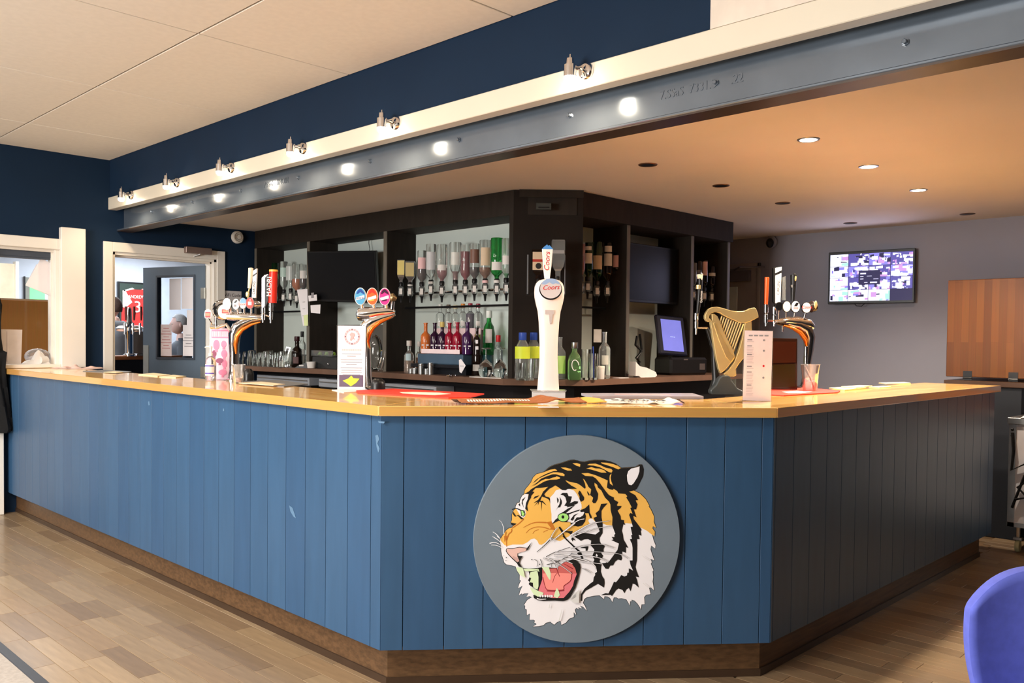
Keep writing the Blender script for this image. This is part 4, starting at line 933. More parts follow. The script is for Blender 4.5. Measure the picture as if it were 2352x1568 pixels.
P = aty(1372, 770, YC + .02)
t = thing('paper_notice', 'blank white notice on the board behind the vodka bottle', 'paper', P, 0); m = mpp(P)
MB(m).box(-14, 14, -1, 0, -16, 14).build('sheet', mat('dull_white', srgb(190, 186, 180), .7), t)
t = thing('striped_cushion', 'thin white folded paper lying at the edge of the narrow bay', 'paper', onc(1425, Y=3.66), 0)
t.name = 'folded_paper'
MB().box(-.05, .06, -.03, .03, 0, .003).build('sheet', PAPER, t)
# touch screen till
P = onc(1560, Y=3.80); m = mpp(P)
t = thing('till_terminal', 'black touch screen till with glowing blue display', 'till', P, -.25)
MB(m).box(-52, 60, -30, 30, 0, 40, 5).build('printer_base', BLACK, t); MB(m).box(34, 50, -31, -30, 12, 26).build('paper_slot', STEEL, t)
MB(m).box(-14, -2, -30.6, -30, 34, 37).build('maker_plate', STEEL, t)
R = Matrix.Translation((-32 * m, -10 * m, 90 * m)) @ Matrix.Rotation(.06, 4, 'Y') @ Matrix.Rotation(-.25, 4, 'X')
o = MB(m).box(-42, 42, 0, 10, -46, 46, 3).build('screen_housing', mat('till_navy', srgb(24, 26, 44), .3), t); o.matrix_local = R
o2 = MB(m).box(-30, 30, -.6, 0, -37, 36).build('display', mat('till_glow', (.05, .05, .2), .3, emit=(.26, .27, .85), es=.5, var=.3, scale=4), t); o2.matrix_local = R
o3 = text('----- ---', 5 * m, mat('till_text', (.5, .6, 1), .5, emit=(.6, .75, 1), es=1.2), t, (0, 0, 0)); o3.matrix_local = R @ Matrix.Translation((0, -1.2 * m, -4 * m)) @ Matrix.Rotation(pi / 2, 4, 'X')
MB(m).box(-24, 0, -4, 12, 40, 60).build('screen_stand', BLACK, t)
t = thing('card_machine', 'white card payment machine on its stand left of the till', 'card machine', onc(1478, Y=3.66), -.2); m = mpp(t.location)
MB(m).prism([(-34, 4), (-34, 36), (-22, 26), (0, 22), (28, 12), (32, 4), (26, 0), (-18, 0), (-24, 4)], -11, 11).build('body', mat('card_white', srgb(226, 220, 218), .4), t)
MB(m).prism([(-20, 26.5), (0, 22.8), (18, 16.6), (18, 15.4), (0, 21), (-20, 24)], -9, 9).build('keypad', BLACK, t)
t = thing('cable_bundle', 'dark tangle of leads beside the till screen', 'cable', onc(1462, Y=3.9), 0); m = mpp(t.location)
MB(m).tube([(0, 0, 90), (-6, 0, 70), (10, -6, 55), (-8, -4, 40), (12, 0, 30), (0, 0, 4)], 3, 8).tube([(10, 0, 95), (18, 0, 60), (4, 0, 40), (16, 0, 2)], 3, 8).build('lead', BLACK, t, True)
# lead of the tilted television
P = atx(846, 532, 4.37)
t = thing('television_lead', 'thin black lead looping down the pale panel above the tilted television', 'cable', P, -pi / 2); m = mpp(P)
MB(m).tube([(0, 0, 0), (4, 0, -12), (2, 0, -26), (6, 0, -40), (0, 0, -60)], .8, 6).build('lead', BLACK, t, True)

# ------------------------------------------------------------------ things on the bar worktop
class PXT:                     # a thing modelled in photo pixel units at its own distance, facing the customers
    def __init__(s, name, label, cat, bx, by, group=None, z=ZT, P=None, rz=FACE):
        s.P = P if P is not None else atz(bx, by, z); s.k = mpp(s.P); s.bx, s.by = bx, by
        s.o = thing(name, label, cat, s.P, rz, group)
    def pt(s, px, py, d=0): return (px - s.bx, d, s.by - py)
    def mb(s): return MB(s.k)
    def tube(s, part, pts, r, m, seg=12, d=0, flat=1, parent=None):
        return s.mb().tube([s.pt(p[0], p[1], p[2] if len(p) > 2 else d) for p in pts], r, seg, flat).build(part, m, parent or s.o, True)
    def prism(s, part, pts, d0, d1, m, smooth=False, bev=0):
        o = s.mb().prism([(p[0] - s.bx, s.by - p[1]) for p in pts], d0, d1).build(part, m, s.o, smooth)
        if bev: b = o.modifiers.new('b', 'BEVEL'); b.width = bev * s.k; b.segments = 2; b.angle_limit = radians(35)
        return o
    def disc(s, part, px, py, rx, ry, t, m, d=0, seg=28):
        return s.mb().disc(s.pt(px, py, d), rx, ry, t, seg).build(part, m, s.o, True)
    def text(s, txt, px, py, h, m, d, rot=0, sx=1, shear=0, parent=None):
        R = (Matrix.Rotation(rot, 4, 'Y') @ Matrix.Rotation(pi / 2, 4, 'X')).to_euler()
        x, y, z = s.pt(px, py, d)
        return text(txt, h * s.k, m, parent or s.o, (x * s.k, y * s.k, z * s.k), R, .0002, sx=sx, shear=shear)
    def lens(s, px, py, rx, ry, face, d=-8, back=10, rim=None, stem=None, label='lens'):
        # oval badge: chrome housing behind, coloured face in front
        o = s.mb().disc(s.pt(px, py, d + back / 2), rx * .86, ry * .86, back, 24).disc(s.pt(px, py, d), rx, ry, 3, 28).build('badge_housing', rim or CHROME, s.o, True)
        f = s.mb().disc(s.pt(px, py, d - 1.8), rx * .9, ry * .9, 1, 28).build('badge_face', face, s.o, True)
        if stem: s.mb().tube([s.pt(px + 1, py + ry * .7, d + 5), s.pt(stem[0], stem[1], d + 8)], 2.6, 10).build('badge_neck', CHROME, s.o, True)
        return f
RED = mat('signal_red', srgb(226, 52, 38), .3); CRM = mat('cream', srgb(246, 232, 206), .35); TWH = mat('tap_white', srgb(250, 246, 240), .3)
ORGL = mat('strip_orange', srgb(236, 130, 50), .18, .7); TBLU = mat('badge_blue', srgb(90, 170, 214), .3); DBLU = mat('deep_blue', srgb(40, 80, 160), .3)
BORG = mat('badge_orange', srgb(238, 104, 50), .3); BPNK = mat('badge_pink', srgb(236, 60, 150), .3); CRED = mat('coors_red', srgb(206, 36, 44), .35)
GOLDM = mat('gold_plate', srgb(228, 206, 148), .27, .6, var=.05); SMK = mat('smoked_chrome', (.45, .42, .42), .1, 1)

def valve(T, px, y0, y1, d=-4, noz=8):
    T.mb().lathe([(4.2, -(y1)), (4.6, -(y0 + (y1 - y0) * .55)), (3, -(y0 + (y1 - y0) * .5)), (5.2, -(y0 + (y1 - y0) * .45)), (5, -y0)][::1], seg=16).xf(Matrix.Translation((px - T.bx, d, T.by))).build('valve', CHROME, T.o, True)
    T.mb().tube([T.pt(px, y1 - 4, d), T.pt(px - .5, y1 + noz, d - 1)], [2.6, 1.8], 10).build('spout', CHROME, T.o, True)
def swan_body(T, top, under, d0=-11, d1=11, m=CHROME):   # closed outline of the bent chrome column
    pass

# --- first chrome font (by the pink leaflet)
T = PXT('beer_font', 'chrome swan-neck beer font with round badges and four tall tap handles, behind the pink leaflet', 'beer tap', 538, 874, 'chrome beer fonts')
def swan(T, line, r, m=CHROME, flat=1.0, part='column'):
    o = T.tube(part, line, r, m, 20, flat=flat); return o
swan(T, [(538, 872), (538, 866), (538, 850), (538, 815), (537, 790), (538, 768), (546, 752), (560, 742), (580, 734), (600, 731), (606, 731)],
     [17, 14, 11.5, 11, 12, 14, 14, 11, 8.5, 7, 4], SMK)
swan(T, [(519, 727), (522, 726), (545, 727), (575, 728), (598, 730), (606, 731)], [3, 9, 10.5, 10, 8, 5], CHROME, part='manifold')
T.tube('underside_strip', [(545, 812, -9), (544, 790, -11), (548, 772, -12), (560, 757, -12), (580, 745, -10), (600, 739, -8)], [2, 5, 5.5, 4.5, 3, 1.5], ORGL, 12)  # separate orange strip along the underside of the chrome neck
T.mb().lathe([(19, 0), (19, 3), (15, 5)], seg=28).build('base_flange', CHROME, T.o, True)
T.mb().tube([T.pt(497, 754, -2), T.pt(496, 720, -2), T.pt(497, 700, 0), T.pt(503, 692, 2)], [3, 3, 3, 3], 10).tube([T.pt(484, 750, 0), T.pt(500, 752, 0), T.pt(520, 745, 0), T.pt(530, 760, 0)], [6, 5, 4, 4], 10).build('bracket_arm', CHROME, T.o, True)
T.mb().lathe([(16, -9), (22, -8), (24, 0), (22, 8), (16, 9), (13, 4), (13, -4), (16, -9)], seg=32).xf(Matrix.Translation(T.pt(509, 712, 6)) @ Matrix.Rotation(.5, 4, 'Z') @ Matrix.Rotation(pi / 2, 4, 'X')).build('ring_housing', CHROME, T.o, True)
T.disc('large_badge', 518, 716, 15.5, 16.5, 3, mat('badge_cream', srgb(252, 226, 206), .3), -6)
T.mb().box(*[v for p in ((512 - 538, 531 - 538), (-9, -8), (874 - 720, 874 - 711)) for v in p]).build('badge_band', CRED, T.o)
T.prism('badge_print', [(514, 713), (529, 713), (529, 717.5), (514, 717.5)], -9.4, -9, mat('peach_ink', srgb(250, 150, 120), .5))
T.prism('side_badge', [(471, 724), (473, 714), (480, 710), (487, 714), (489, 724), (487, 732), (473, 732)], -8, -4, TWH, bev=1)
T.prism('side_badge_band', [(474, 717), (486, 717), (486, 730), (474, 730)], -8.6, -8, CRED); T.prism('side_badge_print', [(475, 720), (485, 720), (485, 726), (475, 726)], -9, -8.6, mat('peach_ink', srgb(250, 150, 120), .5))
T.tube('side_badge_stem', [(480, 731, -5), (486, 742, -3), (486, 752, 0)], 2, CHROME, 8)
f = T.lens(526, 699, 9.7, 13.7, CRM, -14, 10, stem=(530, 722))
T.lens(545, 699, 8.5, 12.8, TWH, -10, stem=(547, 722)); T.prism('badge_mark', [(540, 696), (546, 689), (549, 691), (545, 696)], -12.8, -12.3, BLACK); T.prism('badge_print', [(541, 700), (546, 700), (546, 705), (541, 705)], -12.8, -12.3, INKG)
T.lens(561, 697, 8.5, 12.8, TWH, -10, stem=(561, 722)); T.prism('badge_peak', [(555, 696), (556, 688), (561, 684), (568, 688), (569, 694), (567, 697)], -12.9, -12.4, mat('peak_blue', srgb(120, 170, 235), .3)); T.text('Coors', 560, 699, 8.5, CRED, -13)
T.lens(577, 696, 9.7, 13.5, RED, -10, stem=(577, 722)); T.prism('badge_print', [(573, 693), (581, 693), (581, 701), (573, 701)], -12.9, -12.4, TWH); T.prism('badge_mark', [(576, 690), (578, 687), (579, 690)], -12.9, -12.4, TWH)
T.tube('lamp_end', [(582, 697, 0), (592, 699, 2), (603, 700, 3)], [8, 9.5, 5], SMK, 16)
# handles
T.tube('handle', [(575.5, 615, 0), (575.5, 616, 0), (574, 640, 0), (572, 662, 0)], [3, 5.8, 5, 3.8], CRM, 14)
T.tube('handle_stem', [(572, 662, 0), (570, 672, 0), (569, 684, 0)], [1.6, 1.6, 2], GOLDM, 10); T.mb().ell(T.pt(568.5, 676, -2), (4.6, 1.6, 7)).build('spoon_bowl', GOLDM, T.o, True)
o = T.prism('handle', [(581.5, 622), (590.5, 616), (588, 684), (578.5, 684)], -4, 4, TWH, bev=.8)
T.prism('handle_stripe', [(581.4, 632), (590, 626), (590, 629), (581.2, 636)], -4.4, -4, BLACK); T.text('CARLING', 584, 661, 8.2, INK, -4.5, rot=-pi / 2 + .04, sx=.86)
T.prism('handle', [(601, 638), (607, 632), (617, 629), (616, 690), (607, 706), (601, 706)], -4, 4, mat('handle_grey', srgb(190, 186, 196), .25, .6), bev=1)
T.prism('handle_side', [(609, 638), (617, 629), (616, 690), (609, 706)], -4.6, -4, BLACK)
T.tube('handle', [(627.5, 619, 0), (627.5, 620, 0), (627.5, 624, 0), (626.5, 660, 0), (625.5, 690, 0), (625.5, 695, 0)], [8, 9.8, 9.2, 9.2, 9.2, 9.6], RED, 24)
T.mb().lathe([(9.9, 250.5), (10.1, 252), (9.9, 255)], seg=24).xf(Matrix.Translation((627.5 - 538, 0, 0))).build('handle_ring', mat('ring_yellow', srgb(250, 190, 90), .3), T.o, True)
T.text('MADRI', 620.5, 658, 15, TWH, -9.6, rot=-pi / 2 + .02, sx=1.0)
valve(T, 623, 696, 733); valve(T, 605, 706, 734, noz=6)
T.tube('tap_arm', [(598, 724), (606, 722), (622, 727)], [3, 2.2, 2.2], CHROME, 10)

# --- second chrome font with three oval badges
T = PXT('beer_font', 'chrome swan-neck beer font with blue, orange and pink oval badges, behind the white crest poster', 'beer tap', 848, 892, 'chrome beer fonts')
swan(T, [(848, 892), (848, 886), (846, 860), (845, 820), (843, 790), (841, 768), (842, 752), (856, 738), (880, 729), (898, 724), (906, 721)],
     [18, 9, 7.5, 7, 8, 13, 17, 15, 10, 7, 4], CHROME)
swan(T, [(817, 722), (822, 722), (840, 722), (870, 717), (895, 715), (906, 716)], [4, 14, 17, 11.5, 9, 4], CHROME, part='manifold')
T.tube('underside_strip', [(850, 800, -4), (846, 784, -8), (849, 768, -10), (858, 752, -12), (874, 739, -11), (898, 729, -8)], [1.2, 3, 5, 5, 4, 1.5], ORGL, 12)
T.mb().lathe([(16, 0), (17, 3), (12, 6)], seg=28).build('base_flange', CHROME, T.o, True)
for (cx, fm, nm, c2, tx) in ((828, TBLU, 'LEMON', DBLU, ('ICE', 'LEMON')), (855, BORG, 'ORANGE', RED, ('SUN', 'PUNCH')), (883.5, BPNK, 'PINK', mat('dark_plum', srgb(70, 20, 60), .3), ('wild', 'cherry'))):
    cy = 681.5
    T.mb().disc(T.pt(cx, cy, -4), 12, 18, 9, 24).disc(T.pt(cx, cy, -9), 13.2, 20, 3, 32).build('badge_housing', TWH, T.o, True)
    T.disc('badge_face', cx, cy, 12, 18.6, 1, fm, -11)
    T.prism('badge_mark', [(cx - 9, cy - 5), (cx - 6, cy - 13), (cx - 1, cy - 17), (cx + 3, cy - 16), (cx + 8, cy - 10), (cx + 10, cy - 4), (cx + 4, cy - 7), (cx, cy - 10), (cx - 5, cy - 6)], -12, -11.5, c2)
    T.prism('badge_swoosh', [(cx - 10, cy + 3), (cx + 9, cy - 3), (cx + 10, cy + 4), (cx - 9, cy + 9)], -12, -11.5, TWH)
    if nm == 'LEMON': T.text('LEMON', cx, cy + 4.5, 6.0, c2, -12.4, rot=-.05)
    else: T.prism('badge_print', [(cx - 7, cy + 9), (cx + 5, cy + 6), (cx + 5, cy + 9), (cx - 5, cy + 11)], -12.2, -11.6, mat('badge_gold', srgb(250, 190, 80), .4) if nm == 'ORANGE' else c2)
    T.tube('badge_neck', [(cx + 2, 696, -4), (cx + 3, 708, 0)], [4, 5], CHROME, 12)
T.tube('lamp_end', [(893, 683, 0), (900, 683, 0), (909, 686, 2)], [9, 10.5, 4], mat('end_brass', srgb(150, 130, 96), .3, .8), 16); T.tube('badge_neck', [(901, 692, 0), (899, 712, 0)], [4.5, 5], CHROME, 12)
# --- tall white font
T = PXT('beer_font', 'tall white ceramic beer font with red script badge, in the middle of the bar', 'beer tap', 1259, 898, None)
prof = [(25.5, 898), (24.6, 885), (23.6, 870), (21.8, 845), (20.8, 820), (21, 795), (22, 770), (23.6, 740), (26.5, 715), (31, 698), (34, 684), (34.8, 672), (34, 660), (30.5, 651), (24, 644.5), (14, 641.5), (0, 641)]
T.mb().lathe([(w, 898 - y) for w, y in prof], seg=40, sy=.55).build('font_body', mat('ceramic', srgb(250, 238, 232), .18, coat=.5, var=.01), T.o, True)
T.prism('base_block', [(1222, 898), (1297, 898), (1297, 917), (1222, 917)], -24, 26, mat('acrylic_block', srgb(244, 238, 236), .2), bev=1)
T.prism('base_plate', [(1218, 895), (1300, 895), (1297, 898.5), (1222, 898.5)], -26, 28, mat('clear_plate', (.8, .8, .8), .08, trans=.7))
T.prism('spout_recess', [(1249, 712), (1270, 712), (1270, 722), (1267, 722), (1264, 744), (1260, 744), (1258, 722), (1249, 722)], -16.5, -10, mat('recess_grey', srgb(190, 180, 178), .5), bev=1)
T.mb().disc(T.pt(1261, 666, -15), 26, 24, 16, 40).build('badge_housing', CHROME, T.o, True)
T.mb().disc(T.pt(1261, 664, -23.5), 24, 22.5, 1, 40).build('badge_face', mat('lens_silver', srgb(226, 220, 222), .25, .2), T.o, True)
T.prism('badge_sky', [(1240, 655), (1244, 648), (1251, 643), (1261, 641.6), (1271, 643), (1279, 649), (1282, 655), (1272, 652), (1266, 655), (1258, 650), (1250, 655)], -24.3, -24, mat('sky_blue', srgb(150, 176, 214), .3))
T.text('Coors', 1261, 662, 14.8, CRED, -24.6, sx=1.0, shear=.35, rot=-.06)
T.prism('handle', [(1241, 573), (1266, 573), (1263, 612), (1259.5, 641), (1247.5, 641), (1244, 612)], -6, 6, TWH, bev=1.5)
T.prism('handle_peak', [(1240.5, 573.5), (1247, 567), (1252.5, 563), (1255, 566), (1258, 564.5), (1266.5, 573.5)], -6.4, 6.4, mat('peak_blue2', srgb(84, 150, 222), .35))
T.text('Coors', 1253, 602, 17, CRED, -6.6, rot=-pi / 2 + .05, shear=.3)
T.tube('handle_joint', [(1253, 640), (1254, 650)], [4, 5], CHROME)
T.o.location = atz(1259, 908, ZT + .014) if False else T.P
# --- third chrome font
T = PXT('beer_font', 'chrome swan-neck beer font at the right with orange underside and white tap handles', 'beer tap', 1848, 892, 'chrome beer fonts')
swan(T, [(1848, 892), (1848, 886), (1851, 868), (1853, 830), (1856, 800), (1857, 775), (1850, 757), (1832, 747), (1808, 743), (1785, 741), (1777, 741)],
     [20, 10, 9, 9, 11, 13, 15, 14, 9.5, 6, 3], SMK)
swan(T, [(1777, 741), (1783, 740), (1805, 738), (1830, 740), (1855, 746), (1866, 752)], [2, 6, 10, 13, 13, 6], CHROME, part='manifold')
T.tube('underside_strip', [(1796, 748, -6), (1815, 754, -10), (1832, 764, -12), (1844, 780, -12), (1847, 794, -10)], [1.5, 3.6, 5, 5.5, 2.5], ORGL, 12)
T.mb().lathe([(20, 0), (20, 3), (14, 6)], seg=28).build('base_flange', CHROME, T.o, True)
T.tube('front_pipe', [(1846, 796, -10), (1847, 840, -10), (1846, 884, -8)], [2.5, 4, 5], CHROME, 12)
T.lens(1783, 704.5, 9, 10, SMK, -8, stem=(1786, 733))
T.lens(1800, 705, 9.5, 13, CRM, -10, stem=(1802, 732))
T.lens(1820, 705, 10.5, 14, TWH, -10, stem=(1820, 732)); T.prism('badge_mark', [(1816, 704), (1821, 696), (1827, 696), (1823, 704)], -12.8, -12.3, BLACK); T.prism('badge_print', [(1815, 706), (1826, 706), (1826, 711), (1815, 711)], -12.8, -12.3, INKG)
T.lens(1845, 707, 10.5, 13, mat('lens_silver', srgb(226, 220, 222), .25, .2), -10, stem=(1842, 735)); T.text('Coors', 1845, 706, 9, CRED, -12.9, shear=.3)
T.tube('lamp_end', [(1852, 706, 0), (1860, 704, 0), (1871, 706, 2)], [10, 14, 9], mat('dark_end', srgb(50, 40, 36), .25, .4), 16); T.mb().ell(T.pt(1865, 700, -13), (4, 2, 9)).build('end_gold', GOLDM, T.o, True)  # dark end carries a gold coloured oval
T.tube('handle', [(1757, 638), (1757, 639), (1756.5, 670), (1756, 700)], [4.5, 5.5, 5, 4.4], mat('copper_handle', srgb(190, 76, 34), .25, .3), 16)
T.prism('handle', [(1770, 617), (1775, 614), (1790, 614), (1788, 698), (1776, 698), (1771, 694)], -3, 6, BLACK)
T.prism('handle_front', [(1774.5, 617), (1789, 614), (1787.5, 697), (1776, 697)], -4, -3, TWH); T.prism('handle_stripe', [(1774.5, 629), (1788.6, 622), (1788.5, 628), (1774.7, 634)], -4.6, -4, BLACK)
T.text('CARLING', 1782.5, 660, 9, INK, -4.7, rot=-pi / 2 + .02, sx=.92)
T.prism('handle', [(1792, 638), (1799, 635), (1800, 690), (1792, 690)], -3, 3, G_CLEAR)
T.tube('handle', [(1817, 631), (1818, 632), (1818, 655), (1817, 692)], [4, 7.5, 6.5, 4.5], BLACK, 14); T.tube('handle_collar', [(1817, 655), (1817, 661)], [6.9, 6.2], CHROME, 14); T.mb().ell(T.pt(1820, 640, -5), (3, 2.5, 8)).build('handle_gold', GOLDM, T.o, True)  # black handle with a gold coloured top
valve(T, 1755, 701, 742); valve(T, 1776, 706, 742, d=2); T.tube('tap_arm', [(1758, 737), (1778, 737)], [2, 2.4], CHROME, 10); T.tube('nozzle', [(1795, 748), (1795, 762)], [3, 2], CHROME, 10)
# --- black and chrome single tap left of the harp
T = PXT('single_beer_tap', 'slim black tap handle with gold band left of the golden harp', 'beer tap', 1600, 903)
T.tube('handle', [(1603, 629), (1604, 630), (1604, 655), (1602, 690), (1599, 722)], [5, 6, 5.5, 5, 4], BLACK, 14); T.prism('handle_cap', [(1596, 631), (1609, 631), (1607, 644), (1603, 640), (1598, 641)], -7.5, 3, CRM, bev=.5)
T.tube('handle_band', [(1601, 655), (1600.8, 664)], [6.4, 6.4], GOLDM, 14); valve(T, 1596, 720, 754, noz=14); T.tube('tap_arm', [(1598, 753), (1606, 753), (1622, 753)], [2, 2, 2.5], CHROME, 10)
T.text('Guinness', 1606, 682, 7.5, TWH, -6, rot=-pi / 2)
T.tube('post', [(1622, 753, 4), (1640, 800, 8), (1646, 870, 8), (1640, 903, 8)], [4, 7, 9, 12], BLACK, 14)
# --- golden harp
T = PXT('harp_font', 'golden harp shaped beer font with strings on a dark pedestal', 'beer tap', 1662, 905)
k5 = 4.355
def hq(l): return [(1560 + x / k5, 560 + y / k5) for x, y in l]
T.prism('neck', hq([(240, 750), (238, 720), (250, 690), (275, 655), (310, 636), (360, 632), (420, 645), (500, 668), (560, 675), (620, 672), (660, 660), (690, 642), (730, 636), (748, 650), (765, 690), (774, 730), (760, 738), (735, 752), (690, 775), (640, 790), (590, 790), (530, 765), (470, 740), (420, 715), (385, 692), (340, 685), (305, 695), (285, 720), (282, 745), (300, 762), (305, 775), (280, 785), (255, 775)]), -7, 9, GOLDM, bev=1.2)
T.prism('soundboard', hq([(296, 780), (312, 762), (305, 700), (330, 700), (365, 725), (395, 790), (430, 880), (480, 980), (530, 1070), (548, 1135), (500, 1200), (450, 1260), (406, 1297), (385, 1250), (355, 1130), (325, 960)]), -6, 10, GOLDM, bev=1.2)
T.prism('soundboard_ridge', hq([(318, 790), (340, 790), (420, 960), (490, 1080), (535, 1140), (500, 1185), (450, 1130), (380, 970)]), -9, -6, mat('gold_light', srgb(226, 206, 150), .3, .8), bev=1)
T.prism('pillar', hq([(640, 785), (705, 765), (712, 860), (700, 940), (660, 1060), (640, 1130), (590, 1195), (556, 1250), (565, 1310), (540, 1326), (460, 1325), (436, 1300), (490, 1250), (540, 1180), (570, 1100), (590, 1040), (620, 920)]), -5, 8, GOLDM, bev=1.2)
for i in range(10):
    f_ = i / 9; x0 = 415 + f_ * 215; y0 = 725 + f_ * 75 + (1 - abs(2 * f_ - 1)) * 8; x1 = 395 + f_ * 135; y1 = 800 + f_ * 290
    T.tube('string', hq([(x0, y0), (x1, y1)]), 1.9, GOLDM, 8, d=1)
T.prism('pedestal', [(1630, 905), (1628, 896), (1640, 884), (1648, 868), (1655, 862), (1672, 862), (1678, 874), (1690, 890), (1704, 897), (1704, 905)], -14, 14, mat('pedestal_grey', srgb(70, 76, 78), .35), bev=3)
# --- leaflets, poster, menu
def holder(name, label, cat, bx, by, pts, m, group=None, lean=0):
    T = PXT(name, label, cat, bx, by, group); 
    T.prism('paper_sheet', pts, -.5, .5, m); x0 = min(p[0] for p in pts) - 1; x1 = max(p[0] for p in pts) + 1; y0 = min(p[1] for p in pts) - 1; y1 = max(p[1] for p in pts)
    T.prism('acrylic_sleeve', [(x0, y0), (x1, y0), (x1, y1 + 1), (x0, y1 + 1)], .6, 2, mat('acrylic', (.95, .95, .97), .05, trans=.95))
    T.prism('acrylic_foot', [(x0, y1 - 1), (x1, y1 - 1), (x1, y1 + 1.2), (x0, y1 + 1.2)], -6, 16, mat('acrylic', (.95, .95, .97), .05, trans=.95))
    return T
PKP = mat('pink_paper', srgb(244, 206, 222), .6); PK2 = mat('pink_ink', srgb(236, 140, 176), .6); PK3 = mat('plum_ink', srgb(150, 80, 110), .6)
T = holder('leaflet', 'pink cocktail leaflet in an acrylic stand behind the hand gel', 'leaflet', 506, 872, [(485, 754), (527, 754), (526, 872), (482, 872)], PKP)
T.prism('header_band', [(486, 757), (526, 757), (526, 776), (486, 776)], -1.2, -.6, PK2); [T.prism('header_letter', [(488 + q * 4.6, 761), (491 + q * 4.6, 761), (491 + q * 4.6, 773), (488 + q * 4.6, 773)], -1.6, -1.2, TWH) for q in range(8)]
for (x, y, rx, ry, c) in ((497, 792, 7, 12, PK2), (514, 790, 6, 8, PK2), (492, 812, 5, 8, PK3), (515, 812, 7, 9, PK2), (505, 828, 9, 6, PK3), (516, 835, 6, 9, PK2), (512, 855, 10, 7, PK2)):
    T.disc('drink_picture', x, y, rx, ry, .6, c, -.9, 14)
    T.prism('picture_base', [(x - 2, y + ry - 2), (x + 2, y + ry - 2), (x + 3, y + ry + 4), (x - 3, y + ry + 4)], -1.4, -.9, c)
T = holder('poster', 'white quarterly menu poster with round red crest in an acrylic stand', 'poster', 807, 895, [(775, 748), (839, 748), (838, 895), (775, 895)], mat('poster_white', srgb(246, 242, 248), .5))
cx, cy = 808, 773
T.mb().lathe([(14, -.3), (19, -.3), (19, .3), (14, .3), (14, -.3)], seg=36).xf(Matrix.Translation(T.pt(cx, cy, -.9)) @ Matrix.Diagonal((.95, 1, 1, 1)) @ Matrix.Rotation(pi / 2, 4, 'X')).build('crest_ring', mat('crest_pink', srgb(226, 190, 196), .6), T.o)
for i in range(16):
    a_ = i * pi / 8; qx, qy = cx + 16.4 * sin(a_) * .95, cy - 16.4 * cos(a_)
    T.prism('crest_letter', [(qx - 1.2, qy - 1.6), (qx + 1.2, qy - 1.6), (qx + 1.2, qy + 1.6), (qx - 1.2, qy + 1.6)], -1.6, -1.2, mat('crest_pale', srgb(226, 160, 168), .6) if i % 4 else mat('crest_dark', srgb(120, 80, 96), .6))
T.prism('crest_lion', [(cx - 5, cy + 8), (cx - 3, cy), (cx - 6, cy - 5), (cx - 1, cy - 10), (cx + 5, cy - 8), (cx + 6, cy - 2), (cx + 3, cy + 1), (cx + 6, cy + 7), (cx + 1, cy + 5), (cx - 2, cy + 10)], -1.6, -1, mat('crest_red', srgb(236, 170, 170), .6))
[T.prism('heading_letter', [(784 + q * 4.2, 801), (787 + q * 4.2, 801), (787 + q * 4.2, 805.5), (784 + q * 4.2, 805.5)], -1.1, -.6, mat('pale_ink', srgb(205, 202, 206), .8)) for q in range(11)]
for i, (w_) in enumerate((44, 20, 50, 48, 24, 50, 46, 48, 40)):
    yy = 812 + i * 5.2 + (3 if i > 1 else 0) + (3 if i > 4 else 0); T.prism('print_line', [(807 - w_ / 2, yy), (807 + w_ / 2, yy), (807 + w_ / 2, yy + 1.3), (807 - w_ / 2, yy + 1.3)], -1.0, -.6, INKG)
T.prism('photo_panel', [(779, 861), (834, 861), (834, 888), (779, 888)], -1.1, -.6, mat('photo_purple', srgb(104, 86, 108), .5)); T.prism('photo_dish', [(787, 874), (800, 869), (807, 862), (812, 868), (826, 869), (818, 879), (806, 887), (798, 881)], -1.6, -1.1, mat('dish_green', srgb(206, 214, 60), .5))
T = holder('menu_card', 'tall white menu card in an acrylic stand covering the harp foot', 'menu', 1739, 921, [(1708, 759), (1772, 760), (1770, 921), (1706, 919)], mat('menu_paper', srgb(240, 222, 222), .6))
[T.prism('heading_word', [(1717 + q * 12, 769), (1726 + q * 12, 769), (1726 + q * 12, 772), (1717 + q * 12, 772)], -1.1, -.6, INKG) for q in range(4)]
for i, (y_, n_) in enumerate(((779, 1), (793, 5), (813, 5), (840, 1), (853, 7), (883, 6))):
    T.prism('print_heading', [(1714, y_), (1725, y_), (1725, y_ + 2.4), (1714, y_ + 2.4)], -1, -.6, INKG)
    for q in range(n_): T.prism('print_line', [(1713, y_ + 5 + 3.6 * q), (1729 - (q * 5) % 4, y_ + 5 + 3.6 * q), (1729 - (q * 5) % 4, y_ + 6.2 + 3.6 * q), (1713, y_ + 6.2 + 3.6 * q)], -1, -.6, mat('faint_ink', srgb(206, 190, 192), .8))
for (y_, c_) in ((781, INKG), (805, INKG), (840, CRED), (867, INKG)): T.disc('print_mark', 1752, y_, 2.4, 2.4, .6, c_, -.9, 12)
# --- hand gel
T = PXT('hand_gel', 'clear pump bottle of hand gel in front of the pink leaflet', 'bottle', 484, 874)
T.mb().lathe([(11, 0), (12, 2), (12, 44), (9, 52), (4.5, 56), (4.5, 59)], seg=24).build('bottle_body', tint('gel', (.95, .97, 1)), T.o, True)
T.mb().lathe([(9.5, 2), (10, 4), (10, 34), (0, 34)], seg=20).build('gel', mat('gel', (.95, .92, .95), .1, trans=.8), T.o, True)
T.mb().lathe([(5, 57), (5, 63), (2, 64), (2, 74), (3.2, 75), (3.2, 79)], seg=16).tube([(0, 0, 78), (-9, -1, 78), (-13, -2, 76)], [2.2, 1.8, 1.2], 8).build('pump', TWH, T.o, True)
T.mb().grid(lambda u, v: (12.3 * sin((u - .5) * 2), -12.3 * cos((u - .5) * 2), 12 + 26 * v), 8, 1).build('front_label', LBW, T.o, True)
